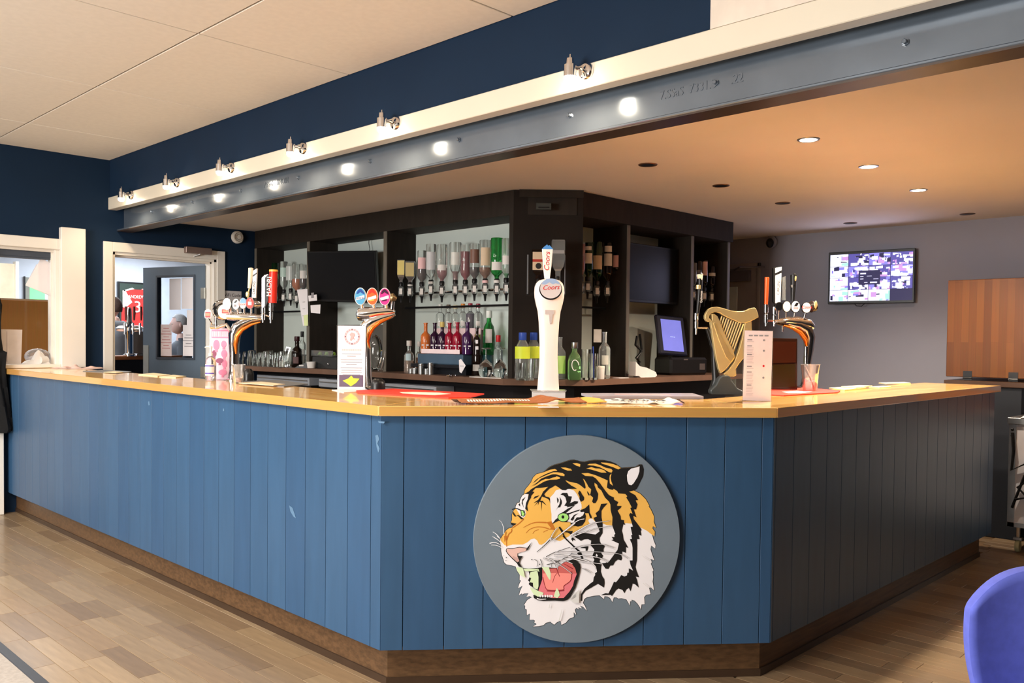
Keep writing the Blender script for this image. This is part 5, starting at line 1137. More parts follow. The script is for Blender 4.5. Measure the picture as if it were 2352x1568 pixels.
for z_ in (16, 33): T.mb().grid(lambda u, v: (12.5 * sin((u - .5) * 1.9), -12.5 * cos((u - .5) * 1.9), z_ + 2.5 * v), 8, 1).build('label_stripe', mat('violet_ink', srgb(90, 70, 180), .5), T.o, True)
# --- plastic cups
def cup(label, bx, by, w, h, sx=None, stuff=None):
    T = PXT('plastic_cup', label, 'cup', bx, by, None)
    T.mb().lathe([(w * .34, 0), (w * .36, 1), (w * .44, h * .7), (w * .5, h), (w * .52, h), (w * .52, h - 1.5), (w * .47, h - 2), (w * .33, 2), (0, 2)], seg=28).build('cup_wall', tint('cup', (.95, .95, .95)), T.o, True)
    if stuff: T.mb().ell((0, 0, 7), (w * .32, w * .32, 6)).build('contents', stuff, T.o, True)
    return T
cup('clear plastic cup holding pink scraps, beside the first chrome font', 548, 880, 31, 44, stuff=mat('scraps', srgb(214, 170, 160), .7, var=.4, scale=60))
T = cup('clear plastic cup with a dark stirrer, in front of the right chrome font', 1860, 899, 43, 63)
T.mb().tube([(-16, 2, 60), (4, 0, 22), (10, 0, 3)], 1.6, 8).build('stirrer', BLACK, T.o, True); T.mb().tube([(-12, -4, 58), (2, -3, 30), (6, -2, 4)], 1.2, 8).build('stirrer', STEEL, T.o, True)
# --- black cowls behind the fonts (staff side)
for (px, py, w, h, lb) in ((571, 873, 12, 30, 'behind the clear cup of scraps'), (868, 893, 17, 28, 'behind the second chrome font'), (1812, 893, 14, 26, 'beside the foot of the right chrome font')):
    T = PXT('pipe_cowl', 'rounded black rubber pipe cowl ' + lb, 'cowl', px, py + 3, 'black pipe cowls')
    T.mb().lathe([(w, 0), (w, h * .55), (w * .85, h * .8), (w * .5, h * .97), (0, h)], seg=24).build('cowl', BLACK, T.o, True)
    T.mb().lathe([(w * 1.05, 0), (w * 1.05, 2), (w, 3)], seg=24).build('collar', BLACK, T.o, True)
T = PXT('drink_box', 'dark brown glass fronted box behind the menu card, beside the right chrome font', 'box', 1803, 898)
T.prism('box_body', [(1767, 776), (1834, 777), (1836, 898), (1767, 898)], 14, 30, mat('brown_glass', srgb(40, 22, 14), .15), bev=1)
T.prism('front_panel', [(1773, 784), (1831, 784), (1831, 832), (1773, 834)], 13, 14, mat('brown_panel', srgb(52, 20, 8), .3)); T.prism('front_panel', [(1776, 838), (1830, 836), (1830, 888), (1776, 890)], 13, 14, mat('olive_panel', srgb(40, 30, 6), .3))  # two plain coloured front panels, reddish brown above olive
# --- runners, mats, trays, cloth
def slab(name, label, cat, pix, h, m, group=None, part='mat_body', z0=None):
    z0 = ZT if z0 is None else z0
    Ps = [atz(x, y, z0) for x, y in pix]; c_ = sum(Ps, Vector()) / len(Ps)
    t = thing(name, label, cat, (c_.x, c_.y, z0), 0, group)
    MB().prismz([(p.x - c_.x, p.y - c_.y) for p in Ps], 0.0003, h).build(part, m, t)
    return t, c_
RR = mat('runner_red', srgb(232, 62, 44), .6)
t, c_ = slab('bar_runner', 'long red bar runner with white script between the white poster and the tall font', 'bar mat', [(818, 899), (900, 894.5), (1112, 906), (1080, 914), (1030, 915.5), (822, 904)], .006, RR)
P = atz(990, 905, ZT + .0075)
pp = [atz(x, y, ZT + .006) for x, y in ((918, 900.5), (945, 900), (1010, 901.5), (1036, 904.5), (1000, 907), (950, 905), (925, 903))]
MB().prismz([(p.x - c_.x, p.y - c_.y) for p in pp], .006, .0066).build('printed_script', mat('runner_white', srgb(250, 240, 220), .6), t)
t, c_ = slab('bar_runner', 'red bar runner with white script in front of the right chrome font', 'bar mat', [(1766, 908), (1771, 897), (1850, 892), (1930, 899), (1924, 903), (1800, 910)], .006, RR)
pp = [atz(x, y, ZT + .006) for x, y in ((1796, 899.5), (1830, 897), (1866, 899.5), (1840, 902.5), (1810, 902.5))]
MB().prismz([(p.x - c_.x, p.y - c_.y) for p in pp], .006, .0066).build('printed_script', mat('runner_white', srgb(250, 240, 220), .6), t)
t, c_ = slab('drip_tray', 'flat grey acrylic drip tray behind the crumpled towels', 'tray', [(1335, 908), (1590, 908), (1616, 916), (1360, 915.5)], .012, mat('tray_grey', srgb(176, 172, 184), .3))
MB().box(-.13, .13, -.022, .022, .012, .0128).build('printed_strip', mat('tray_print', srgb(228, 196, 196), .5), t).rotation_euler = (0, 0, FACE)
# crumpled bar towels
def towel(label, A_, B_, dep, bands, seed, amp=.011, txt=None, txm=None, marks=None):
    P0 = atz(*A_, ZT); P1 = atz(*B_, ZT); d = (P1 - P0); L_ = d.length; d.normalize(); n_ = Vector((-d.y, d.x, 0)); t = thing('bar_towel', label, 'towel', P0, math.atan2(d.y, d.x), 'crumpled bar towels')
    rr = random.Random(seed); ph = [rr.random() * 6 for _ in range(4)]
    def hgt(u, v): return .002 + .010 * v + amp * max(0, .5 + .5 * sin(u * 19 + ph[0] + v * 1.5)) ** 3 * (.55 + .45 * sin(u * 7 + ph[1])) + .003 * (1 + sin(v * 7 + ph[2] + u * 5)) * .5
    for (u0, u1, m) in bands:
        nn = max(int(60 * (u1 - u0)), 4)
        b_ = MB(); b_.grid(lambda u, v: ((u0 + (u1 - u0) * u) * L_, v * dep, hgt(u0 + (u1 - u0) * u, v)), nn, 8)
        o = b_.build('cloth_panel', m, t, True); s_ = o.modifiers.new('th', 'SOLIDIFY'); s_.thickness = .003
    if marks:
        q = MB(); n = 22
        for i in range(n):
            u = marks[0] + (marks[1] - marks[0]) * i / n
            q.grid(lambda a_, b_: ((u + a_ * .013) * L_, dep * (.3 + .35 * b_), hgt(u + a_ * .013, .3 + .35 * b_) + .0042), 2, 2)
        q.build('worn_lettering', txm, t)
    if txt: text(txt, .055, txm or INK, t, (L_ * txt_x, dep * .45, hgt(txt_x, .45) + .007), (.0, 0, 0), .0006)
    return t
TBRN = mat('towel_brown', srgb(166, 100, 56), .9, var=.1, scale=60); TYEL = mat('towel_yellow', srgb(236, 190, 90), .9); TWTL = mat('towel_white', srgb(240, 232, 222), .9); TDK = mat('towel_dark', srgb(70, 40, 26), .9)
txt_x = .40
towel('crumpled brown bar towel with pale lettering in front of the tall font', (1046, 929), (1395, 926.5), .10, ((0, .035, TDK), (.035, .86, TBRN), (.86, 1, TYEL)), 3, .016, None, TWTL, marks=(.09, .5))
txt_x = .42
towel('crumpled white bar towel with black lettering in front of the grey tray', (1395, 927.5), (1572, 929), .085, ((0, .96, TWTL), (.96, 1, TDK)), 9, .012, 'CARLING', INK)
slab('leaflet', 'scrap of pale paper under the brown towel at the worktop edge', 'paper', [(1236, 934), (1282, 934), (1284, 936), (1236, 936)], .0012, PAPER, part='sheet')
BM = mat('beer_mat', srgb(238, 222, 180), .7, var=.05); BMG = mat('grey_rubber', srgb(120, 122, 124), .6)
slab('beer_mat', 'pale beer mats overlapping on the bar in front of the open blue door', 'beer mat', [(318, 861), (352, 858), (392, 862), (362, 865)], .006, BM, 'beer mats')
slab('beer_mat', 'beer mat half under its neighbour in front of the blue door', 'beer mat', [(366, 866), (398, 862), (428, 865), (404, 868)], .005, BM, 'beer mats')
slab('bar_mat', 'thin grey bar mat lying by the crumpled pink cloth', 'bar mat', [(190, 853), (240, 850), (302, 854), (270, 858)], .004, BMG, 'grey bar mats')
slab('beer_mat', 'beer mat on the grey mat near the crumpled pink cloth', 'beer mat', [(238, 855), (262, 853), (284, 855), (266, 857)], .003, BM, 'beer mats', z0=ZT + .0041)
slab('bar_mat', 'long grey bar mat between the first chrome font and the white poster', 'bar mat', [(532, 878), (640, 874), (708, 883), (652, 889)], .005, BMG, 'grey bar mats')
slab('beer_mat', 'pale leaflet strip lying on the long grey bar mat', 'beer mat', [(548, 880), (600, 877), (655, 883), (628, 886)], .003, mat('peach_paper', srgb(250, 226, 190), .6), 'beer mats', z0=ZT + .0051)
slab('beer_mat', 'white card lying under the foot of the white crest poster', 'beer mat', [(762, 896), (836, 893), (850, 898), (790, 902)], .003, PAPER, 'beer mats')
slab('beer_mat', 'lowest beer mat of the overlapping row right of the red runner', 'beer mat', [(1904, 893), (1958, 890), (1990, 893), (1940, 898)], .008, BM, 'beer mats')
slab('beer_mat', 'upper beer mat of the overlapping row right of the red runner', 'beer mat', [(1932, 889), (1974, 886), (2004, 887), (1966, 892)], .005, BM, 'beer mats', z0=ZT + .0081)
slab('beer_mat', 'thin beer mat lying between the overlapping pair and the farthest mat', 'beer mat', [(1996, 889), (2030, 887), (2048, 889), (2020, 891)], .004, BM, 'beer mats')
slab('beer_mat', 'farthest beer mat toward the raised oak flap', 'beer mat', [(2018, 881), (2078, 879.5), (2092, 882), (2036, 883.5)], .008, BM, 'beer mats')
# pink cloth
P = atz(180, 846, ZT); t = thing('dish_cloth', 'crumpled pale pink cloth on the bar under the white post', 'cloth', P, FACE)
rr = random.Random(4)
k_ = mpp(P)
o = MB(k_).grid(lambda u, v: ((u - .5) * 104, (v - .5) * 60 + 6 * sin(u * 9), max(.6, (3.5 + 4.5 * sin(u * 11 + 1) * sin(v * 5 + u * 3) + 2.5 * sin(u * 23 + v * 7))) * (1 - abs(2 * v - 1) ** 3) * (1 - abs(2 * u - 1) ** 4) + .4), 40, 12).build('cloth', mat('cloth_pink', srgb(232, 200, 190), .9, var=.08, scale=40), t, True)
MB(k_).tube([(-44, -8, 1.4), (-20, -14, 1.6), (10, -12, 1.4)], .7, 6).build('hem', mat('hem', srgb(150, 100, 90), .9), t)

# ------------------------------------------------------------------ doorway into the adjoining bar
DOORM = mat('door_grey_blue', srgb(92, 108, 124), .4, var=.04, scale=3)
hx, hy = DX1 - .03, W1 + .01
fi = radians(71.4); dvec = Vector((-cos(fi), sin(fi), 0)); nv = Vector((-dvec.y, dvec.x, 0))
rzd = math.atan2(dvec.y, dvec.x)
H0 = Vector((hx, hy, 0)); nface = Vector((-sin(fi), -cos(fi), 0))
leaf = thing('door_2', 'open grey-blue door with a glazed panel carrying paper notices', 'door', (hx, hy, .005), rzd, kind=None)
def ld(px, py, o_=.0):          # pixel -> (along leaf, height)
    P = atp(px, py, H0 + nface * o_, nface); d = P - H0; return d.dot(dvec), P.z
a0_, z1_ = ld(445, 636); a1_, z0_ = ld(362, 825)
z1_ = ld(404, 637)[1]; z0_ = ld(404, 822)[1]; LW = .80; LH = 2.035
m_ = MB(); m_.box(0, a0_, -.04, 0, 0, LH); m_.box(a1_, LW, -.04, 0, 0, LH); m_.box(a0_, a1_, -.04, 0, 0, z0_); m_.box(a0_, a1_, -.04, 0, z1_, LH)
m_.build('door_leaf', DOORM, leaf)
m_ = MB(); g_ = .018
for bx in ((a0_ - g_, a0_, z0_ - g_, z1_ + g_), (a1_, a1_ + g_, z0_ - g_, z1_ + g_), (a0_, a1_, z0_ - g_, z0_), (a0_, a1_, z1_, z1_ + g_)): m_.box(bx[0], bx[1], -.045, .006, bx[2], bx[3])
m_.build('glazing_bead', mat('bead', srgb(60, 68, 80), .4), leaf)
BOX(a0_, a1_, -.024, -.018, z0_, z1_).build('glass_pane', mat('pane', (.92, .96, 1), .02, trans=1, ior=1.1), leaf)
BOX(LW - .075, LW - .004, .0, .003, .98, 1.29).build('push_plate', mat('alu', srgb(176, 184, 184), .35, .5), leaf)
for zz in (.25, 1.05, 1.78): MB().box(-.012, .05, .0, .004, zz - .05, zz + .05).tube([(0, .004, zz - .05), (0, .004, zz + .05)], .007, 8).build('hinge', mat('hinge_steel', srgb(170, 168, 160), .35, .7), leaf)
for n, (x0, x1, y0, y1, lines) in enumerate(((386, 412, 641, 712, 0), (414, 440, 639, 710, 0), (366, 391, 746, 819, 1), (417, 443, 747, 819, 2), (426, 443, 713, 760, 0))):
    A_, Za = ld(x0, y0); B_, Zb = ld(x1, y1); yo = -.017 if n != 4 else -.0175
    BOX(B_, A_, yo, yo + .0006, Zb, Za).build('paper_notice', PAPER if n != 2 else mat('notice_pink', srgb(250, 232, 232), .7), leaf)
    if lines:
        for q in range(8 if lines == 1 else 5):
            zc = Za - (Za - Zb) * (.12 + .09 * q) - (0 if lines == 1 else .06); w_ = (A_ - B_) * (.25 + .12 * ((q * 7) % 3)); c_ = (A_ + B_) / 2
            BOX(c_ - w_, c_ + w_, yo + .0006, yo + .0012, zc - .004, zc + .003).build('print_line', mat('pink_print', srgb(214, 150, 150), .7) if lines == 1 else INKG, leaf)
t = thing('door_closer', 'brown box door closer fixed to the white door head', 'door closer', atp(452, 576, Vector((0, W0 - .02, 0)), Vector((0, 1, 0))))
MB().box(-.12, .12, -.05, 0, -.028, .028, .004).build('closer_body', mat('closer_brown', srgb(140, 120, 112), .4, .4), t)
MB().tube([(.02, -.03, -.03), (-.02, -.0, -.05), (-.18, .14, -.05)], .007, 8).build('arm', STEEL, t)
t = thing('wifi_notice', 'grey paper notice printed WiFi Code on the navy wall beside the doorway', 'notice', atp(533, 700, Vector((0, W0 - .002, 0)), Vector((0, 1, 0))))
k_ = mpp(t.location)
MB(k_).box(-22, 23, -.4, 0, -26, 32).build('sheet', mat('dim_paper', srgb(206, 200, 200), .7), t)
text('WiFi Code:', k_ * 10, INK, t, (0, -.002, k_ * 22)); text('the', k_ * 8, INK, t, (k_ * 8, -.002, k_ * 10))
# framed shirt on the far wall
YS = 13.49
A_ = aty(268, 646, YS); B_ = aty(360, 798, YS); cx_ = (A_.x + B_.x) / 2; cz_ = (A_.z + B_.z) / 2; k_ = mpp(aty(312, 720, YS))
t = thing('framed_shirt', 'red and white football shirt numbered 3 in a black frame on the far wall', 'picture', (0, 0, 0))
def fs(px, py, d): P = aty(px, py, YS - d); return P
def fprism(nm, pts, d0, d1, m):
    Ps = [aty(x, y, YS) for x, y in pts]; return MB().prism([(p.x, p.z) for p in Ps], YS - d1, YS - d0).build(nm, m, t)
fprism('frame', [(268, 646), (362, 652), (362, 800), (268, 800)], 0, .05, BLACK)
fprism('backing', [(272, 650), (358, 656), (358, 796), (272, 796)], .05, .052, mat('frame_green', srgb(40, 56, 48), .6))
fprism('shirt', [(279, 668), (300, 662), (304, 665), (320, 666), (324, 663), (344, 670), (350, 700), (344, 712), (344, 760), (275, 756), (276, 712), (279, 704)], .052, .06, mat('shirt_red', srgb(214, 44, 40), .7, var=.08, scale=20))
fprism('white_sleeve', [(278, 667), (283, 666), (300, 694), (284, 707), (278, 705)], .06, .064, WHITE)
fprism('white_sleeve', [(342, 670), (346, 672), (350, 704), (342, 706), (327, 695)], .06, .064, WHITE)
fprism('white_collar', [(279, 667), (300, 661), (305, 664), (283, 669)], .06, .064, WHITE); fprism('white_collar', [(321, 664), (326, 663), (344, 669), (340, 670)], .06, .064, WHITE)
fprism('white_hem', [(320, 752), (344, 752), (345, 761), (308, 760)], .06, .064, WHITE)
P = aty(313.5, 682, YS - .068); text('ANDREW', k_ * 11, WHITE, t, P, ext=.003, sx=.8)
P = aty(316, 706, YS - .068); text('3', k_ * 37, WHITE, t, P, ext=.003, sx=1.0); 
# side bar counter and its chrome tap tower
zb = 1.17
P = atd(300, 822, 9.0)
t = thing('side_bar_counter', 'dark bar counter with steel top seen through the doorway', 'counter', (0, 0, 0)); kk = 9.0
A_ = atd(238, 818, 8.9); zb = A_.z; B_ = atd(372, 818, 9.6)
d_ = Vector((B_.x - A_.x, B_.y - A_.y)).normalized(); n_ = Vector((-d_.y, d_.x))
if n_.y < 0: n_ = -n_
def q4(a_, b_, o0, o1): return [tuple(Vector(a_) + n_ * o0), tuple(Vector(b_) + n_ * o0), tuple(Vector(b_) + n_ * o1), tuple(Vector(a_) + n_ * o1)]
Aa, Bb = Vector((A_.x, A_.y)) - d_ * .5, Vector((B_.x, B_.y)) + d_ * .3
MB().prismz(q4(Aa, Bb, .0, .34), zb - .04, zb).build('countertop', mat('counter_edge', srgb(150, 90, 50), .3), t); MB().prismz(q4(Aa, Bb, .04, .3), 0, zb - .04).build('base_cabinet', BLACK, t)
P = atd(297, 816, 9.1); P.z = zb
T = PXT('tap_tower', 'chrome T shaped tap tower with brown handles on the counter beyond the doorway', 'beer tap', 297, 818, None, P=P)
T.mb().lathe([(14, 0), (14, 3), (9, 6), (9, 50), (11, 56), (10, 74), (6, 80), (5, 108), (3, 112)], seg=24).build('column', CHROME, T.o, True)
T.tube('crossbar', [(268, 756), (275, 755), (322, 755), (328, 757)], [4, 7, 7, 5], CHROME, 16)
for hx_ in (289, 308, 324): T.tube('handle', [(hx_, 736), (hx_ + .5, 720), (hx_, 704)], [2, 3, 2.6], mat('tap_brown', srgb(96, 30, 18), .4), 10); T.tube('spout', [(hx_, 742, -6), (hx_, 768, -7)], [3, 1.5], CHROME, 10)
T = PXT('monitor', 'black backed till monitor on the counter beyond the doorway', 'monitor', 326, 818, None, P=Vector((*(atd(326, 818, 9.35).xy), zb)))
T.prism('casing', [(307, 761), (346, 761), (346, 813), (307, 813)], -2, 4, BLACK, bev=1); T.prism('foot', [(318, 813), (336, 813), (338, 818), (316, 818)], -6, 8, BLACK)

# ------------------------------------------------------------------ people in the adjoining bar
SKIN = mat('skin', srgb(222, 176, 156), .55, var=.03); SKIN2 = mat('skin_pale', srgb(208, 170, 160), .55, var=.03)
def skin_mesh(name, verts, edges, radii, m, parent, sub=2):
    me = bpy.data.meshes.new(name); me.from_pydata([Vector(v) for v in verts], edges, []); me.materials.append(m)
    o = bpy.data.objects.new(name, me); COL.objects.link(o); o.parent = parent
    s_ = o.modifiers.new('skin', 'SKIN'); s_.use_smooth_shade = True
    for i, r in enumerate(radii):
        v = me.skin_vertices[0].data[i]; v.radius = (r, r * .82) if not isinstance(r, tuple) else r
    me.skin_vertices[0].data[0].use_root = True
    q = o.modifiers.new('sub', 'SUBSURF'); q.levels = sub; q.render_levels = sub
    return o
def hand(parent, w, d, up, m):      # palm and five bent fingers as short chains
    w = Vector(w); d = Vector(d).normalized(); s_ = d.cross(Vector(up)).normalized(); u_ = s_.cross(d)
    vs = [w, w + d * .045, w + d * .085]; ed = [(0, 1), (1, 2)]; ra = [.024, .034, .034]
    for i, (o_, l) in enumerate(((-.030, .062), (-.010, .074), (.010, .078), (.030, .07))):
        b = len(vs); base = w + d * .085 + s_ * o_; vs += [base, base + d * l * .45 - u_ * .006, base + d * l * .8 - u_ * .022, base + d * l - u_ * .036]
        ed += [(2, b), (b, b + 1), (b + 1, b + 2), (b + 2, b + 3)]; ra += [.010, .009, .0085, .007]
    b = len(vs); base = w + d * .03 - s_ * .034; vs += [base, base + d * .035 - s_ * .022, base + d * .062 - s_ * .02 - u_ * .012]; ed += [(1, b), (b, b + 1), (b + 1, b + 2)]; ra += [.014, .011, .009]
    return skin_mesh('hand', vs, ed, ra, m, parent, 1)
def head(parent, c, yaw, hairm, skin, hair='short', s_=1.0):
    mb = MB(); n, r = 28, 20
    vs = []; fs = []
    for j in range(r + 1):
        ph = pi * j / r; z = -cos(ph)
        for i in range(n):
            th = 2 * pi * i / n; x = sin(ph) * cos(th); y = sin(ph) * sin(th)      # face looks along +x
            X, Y, Z = x * .098, y * .076, z * .118
            if z < -.1:                                                         # jaw narrows, chin forward
                f_ = 1 - .28 * min(1, (-z - .1)); Y *= f_; X = X * (1 - .12 * (-z)) + .018 * (-z)
            if x > .5:
                nose = math.exp(-((y / .17) ** 2)) * math.exp(-(((z + .12) / .17) ** 2)); X += .028 * nose
                brow = math.exp(-(((z - .16) / .1) ** 2)) * .006; X += brow
                sock = math.exp(-(((abs(y) - .38) / .14) ** 2)) * math.exp(-(((z - .02) / .1) ** 2)) * .010; X -= sock
                lip = math.exp(-(((z + .46) / .07) ** 2)) * math.exp(-((y / .3) ** 2)) * .007; X += lip
                chin = math.exp(-(((z + .82) / .14) ** 2)) * math.exp(-((y / .4) ** 2)) * .014; X += chin
            if x < -.2 and z < -.3: X *= .8
            vs.append((X * s_, Y * s_, Z * s_))
    fs = [(j * n + i, j * n + (i + 1) % n, (j + 1) * n + (i + 1) % n, (j + 1) * n + i) for j in range(r) for i in range(n)]
    M_ = Matrix.Translation(c) @ Matrix.Rotation(yaw, 4, 'Z')
    mb.put(vs, fs); o = mb.xf(M_).build('head', skin, parent, True)
    hb = MB(); vs2 = []; f2 = []; rows = 12
    for j in range(rows + 1):
        for i in range(n):
            th = 2 * pi * i / n; lo = -.15 if cos(th) < .0 else (.62 if cos(th) > .55 else .25)
            if cos(th) < -.5: lo = -.45
            z = 1 - (1 - lo) * (j / rows); rr_ = sqrt(max(0, 1 - z * z)); x = rr_ * cos(th); y = rr_ * sin(th)
            g = 1.055 + .015 * sin(th * 9 + j)
            vs2.append((x * .098 * g * s_ - .004, y * .076 * g * 1.02 * s_, z * .118 * g * s_ + .004))
    f2 = [(j * n + i, j * n + (i + 1) % n, (j + 1) * n + (i + 1) % n, (j + 1) * n + i) for j in range(rows) for i in range(n)]
    hb.put(vs2, f2); ho = hb.xf(M_).build('hair', hairm, parent, True); so = ho.modifiers.new('t', 'SOLIDIFY'); so.thickness = .004
    for sy in (-1, 1):
        e = MB().ell((-.008 * s_, sy * .079 * s_, -.006), (.016, .007, .030), 12, 8).xf(M_).build('ear', skin, parent, True)
        MB().ell((.084 * s_, sy * .03 * s_, .006), (.009, .012, .008), 10, 8).xf(M_).build('eye', mat('eye_white', srgb(220, 215, 210), .3), parent, True)
        MB().ell((.0915 * s_, sy * .03 * s_, .006), (.003, .005, .005), 8, 6).xf(M_).build('iris', mat('iris', srgb(50, 40, 34), .3), parent, True)
    MB().ell((.088 * s_, 0, -.054), (.006, .022, .004), 10, 6).xf(M_).build('mouth', mat('lips', srgb(186, 120, 110), .5), parent, True)
    return o
def person(label, hc, yaw, top, trou, hairm, skin, hood=False):
    p = thing('person', label, 'person', (hc.x, hc.y, 0), yaw)
    z = hc.z; sh = z - .26                     # local: faces +x
    vs = [(0, 0, z - .86), (0, 0, z - .62), (.0, 0, z - .42), (-.01, 0, sh + .02), (-.012, 0, z - .17), (0, 0, z - .10)]
    ed = [(0, 1), (1, 2), (2, 3), (3, 4), (4, 5)]; ra = [(.10, .07), (.095, .065), (.095, .065), (.065, .055), (.056, .056), (.054, .054)]
    for s_ in (-1, 1):
        b = len(vs); vs += [(-.01, s_ * .16, sh - .05), (0, s_ * .225, sh - .29), (.17, s_ * .19, sh - .41)]; ed += [(3, b), (b, b + 1), (b + 1, b + 2)]; ra += [.05, .042, .034]
        b = len(vs); vs += [(0, s_ * .09, z - .96), (.01, s_ * .1, z - 1.3), (0, s_ * .11, .09)]; ed += [(0, b), (b, b + 1), (b + 1, b + 2)]; ra += [.078, .06, .042]
    skin_mesh('body', vs, ed, ra, skin, p)
    m_ = MB().lathe([(.17, z - .93), (.195, z - .92), (.19, z - .78), (.185, z - .62), (.2, z - .46), (.212, z - .36), (.208, z - .30), (.18, z - .25), (.13, z - .215), (.085, z - .195), (.072, z - .165)], -.008, 0, 0, 28, .62, 1)
    for s_ in (-1, 1):
        m_.tube([(-.012, s_ * .10, sh - .04), (-.012, s_ * .165, sh - .035), (-.008, s_ * .205, sh - .10), (0, s_ * .228, sh - .28), (.03, s_ * .228, sh - .325), (.16, s_ * .197, sh - .405), (.166, s_ * .195, sh - .408)], [.05, .072, .07, .058, .056, .048, .04], 16)
    m_.build('jacket', top, p, True)
    m_ = MB().lathe([(.15, z - 1.02), (.18, z - .98), (.185, z - .90), (.178, z - .84)], 0, 0, 0, 24, .68, 1)
    for s_ in (-1, 1): m_.tube([(0, s_ * .088, z - .93), (.005, s_ * .095, z - 1.05), (.01, s_ * .1, z - 1.3), (0, s_ * .11, .075)], [.085, .092, .075, .062], 16)
    m_.build('trousers', trou, p, True)
    for s_ in (-1, 1):
        MB().ell((.05, s_ * .12, .045), (.135, .048, .045), 16, 8).build('shoe', BLACK, p, True)
        hand(p, (.175, s_ * .19, sh - .412), (.9, -s_ * .1, -.2), (0, 0, 1), skin)
    head(p, Vector((.012, 0, z)), 0, hairm, skin)
    if hood: MB().tube([(.06, -.05, z - .21), (.0, -.085, z - .19), (-.06, -.07, z - .195), (-.10, 0, z - .21), (-.06, .07, z - .195), (.0, .085, z - .19), (.06, .05, z - .21)], [.014, .026, .04, .05, .04, .026, .014], 12).build('hood', mat('hood_grey', srgb(120, 122, 126), .9), p, True)
    return p
HG = mat('hoodie_grey', srgb(138, 144, 152), .9, var=.08, scale=10); DK = mat('dark_jacket', srgb(70, 74, 82), .8)
hc = atd(263, 706, 10.3)
person('young person with short brown hair and grey hooded top, seen from behind', hc, math.atan2(hc.y, hc.x) + .75, HG, DK, mat('hair_brown', srgb(66, 46, 38), .8, var=.2, scale=60), SKIN, hood=True)
hc = atd(414, 745, 10.6)
person('older person with grey hair and dark jacket in profile beyond the glazed door', hc, math.atan2(hc.y, hc.x) + pi / 2 + .12, DK, DK, mat('hair_grey', srgb(178, 176, 176), .8, var=.1, scale=60), SKIN2)

# ------------------------------------------------------------------ beyond the serving hatch
yf = 8.7
t = thing('raised_flap', 'varnished oak counter flap standing upright beyond the serving hatch', 'flap', (0, 0, 0))
A_ = aty(-60, 686, yf); B_ = aty(150, 688, yf); z0_ = aty(60, 838, yf).z
BOX(A_.x, B_.x, yf, yf + .035, z0_ - .2, A_.z, .003).build('flap_board', stave_mat('oak_hatch', srgb(240, 172, 92), srgb(206, 136, 60), rough=.3, coat=.4, bw=.7, rh=.06, swap=(0, pi / 2, 0)), t)
BOX(A_.x, B_.x, yf - .006, yf + .04, A_.z, A_.z + .016).build('top_lipping', mat('lipping', srgb(220, 180, 140), .4), t)
BOX(A_.x + .3, B_.x - .3, yf + .035, yf + .10, 0, A_.z - .3).build('support', BLACK, t)
def hatchpaper(label, pts, Y, m, nm='paper_sheet', th=.002):
    Ps = [aty(x, y, Y) for x, y in pts]; c_ = sum(Ps, Vector()) / len(Ps)
    t = thing(nm, label, 'paper', c_)
    MB().prism([(p.x - c_.x, p.z - c_.z) for p in Ps], -th / 2, th / 2).build('sheet', m, t); return t
hatchpaper('tilted white sheet hanging in the serving hatch, in front', [(94, 592), (116, 604), (116, 678), (60, 656), (60, 652), (87, 606)], W0 + .10, PAPER)
hatchpaper('white sheet hanging just behind the tilted one in the serving hatch', [(84, 606), (116, 610), (116, 680), (58, 655)], W0 + .12, PAPER)
t = hatchpaper('white board leaning at the left end of the serving hatch sill', [(-30, 755), (51, 757), (48, 836), (-30, 836)], W0 + .06, mat('board_white', srgb(236, 228, 228), .6), th=.006)
for q in (-22, 4): BOX(q * .0035, q * .0035 + .006, -.005, -.0031, -.12, .12).build('crease', mat('crease', srgb(218, 208, 210), .7), t)
P = aty(72, 640, 11.0)
t = thing('green_sign', 'bright green lit sign beyond the serving hatch', 'sign', aty(88, 672, 13.47)); k_ = mpp(t.location)
MB(k_).box(-18, 14, 0, 4, -22, 24).build('lit_face', mat('green_lit', srgb(110, 235, 130), .4, emit=srgb(110, 235, 130), es=.5), t); MB(k_).box(-28, -18, 0, 6, -34, 34).build('side_panel', mat('sign_side', srgb(130, 130, 120), .5), t); MB(k_).box(-29, -27, -1, 7, -36, 36).build('frame', BLACK, t)
t = thing('beige_partition', 'beige partition with a white edge post beyond the serving hatch', 'partition', (0, 0, 0))
A_ = aty(-90, 620, 11.5); B_ = aty(34, 606, 11.5)
BOX(A_.x, B_.x, 11.5, 11.56, 0, B_.z, .003).build('board', mat('beige', srgb(226, 206, 176), .6), t); BOX(B_.x, B_.x + .035, 11.46, 11.58, 0, B_.z + .03, .003).build('edge_post', WHITE, t)
t = thing('tissue_pile', 'crumpled white tissue and roll at the corner of the serving hatch', 'tissue', aty(82, 834, W0 + .04)); t.location.z = 1.15; k_ = mpp(t.location)
MB(k_).grid(lambda u, v: ((u - .5) * 62, (v - .5) * 20, (6 + 26 * math.exp(-((u - .62) / .2) ** 2) + 3 * sin(u * 23 + v * 5)) * max(0, 1 - abs(2 * v - 1) ** 4) * (1 - abs(2 * u - 1) ** 6)), 26, 8).build('tissue', LBW, t, True)
MB(k_).lathe([(3, -9), (9, -9), (9, 9), (3, 9)], seg=20).xf(Matrix.Translation((14, -4, 9.2)) @ Matrix.Rotation(.4, 4, 'Z') @ Matrix.Rotation(pi / 2, 4, 'Y')).build('roll', LBW, t, True)
t = thing('bagged_object', 'clear plastic bag heap behind the tissue in the serving hatch', 'bag', aty(86, 830, W0 + .13)); t.location.z = 1.15; k_ = mpp(t.location)
MB(k_).ell((0, 0, 17), (28, 8, 18), 18, 10).build('bag', mat('bag_clear', (.9, .85, .82), .15, trans=.8), t, True); MB(k_).ell((-4, 0, 10), (18, 6, 9), 14, 8).build('contents', PAPER, t, True)

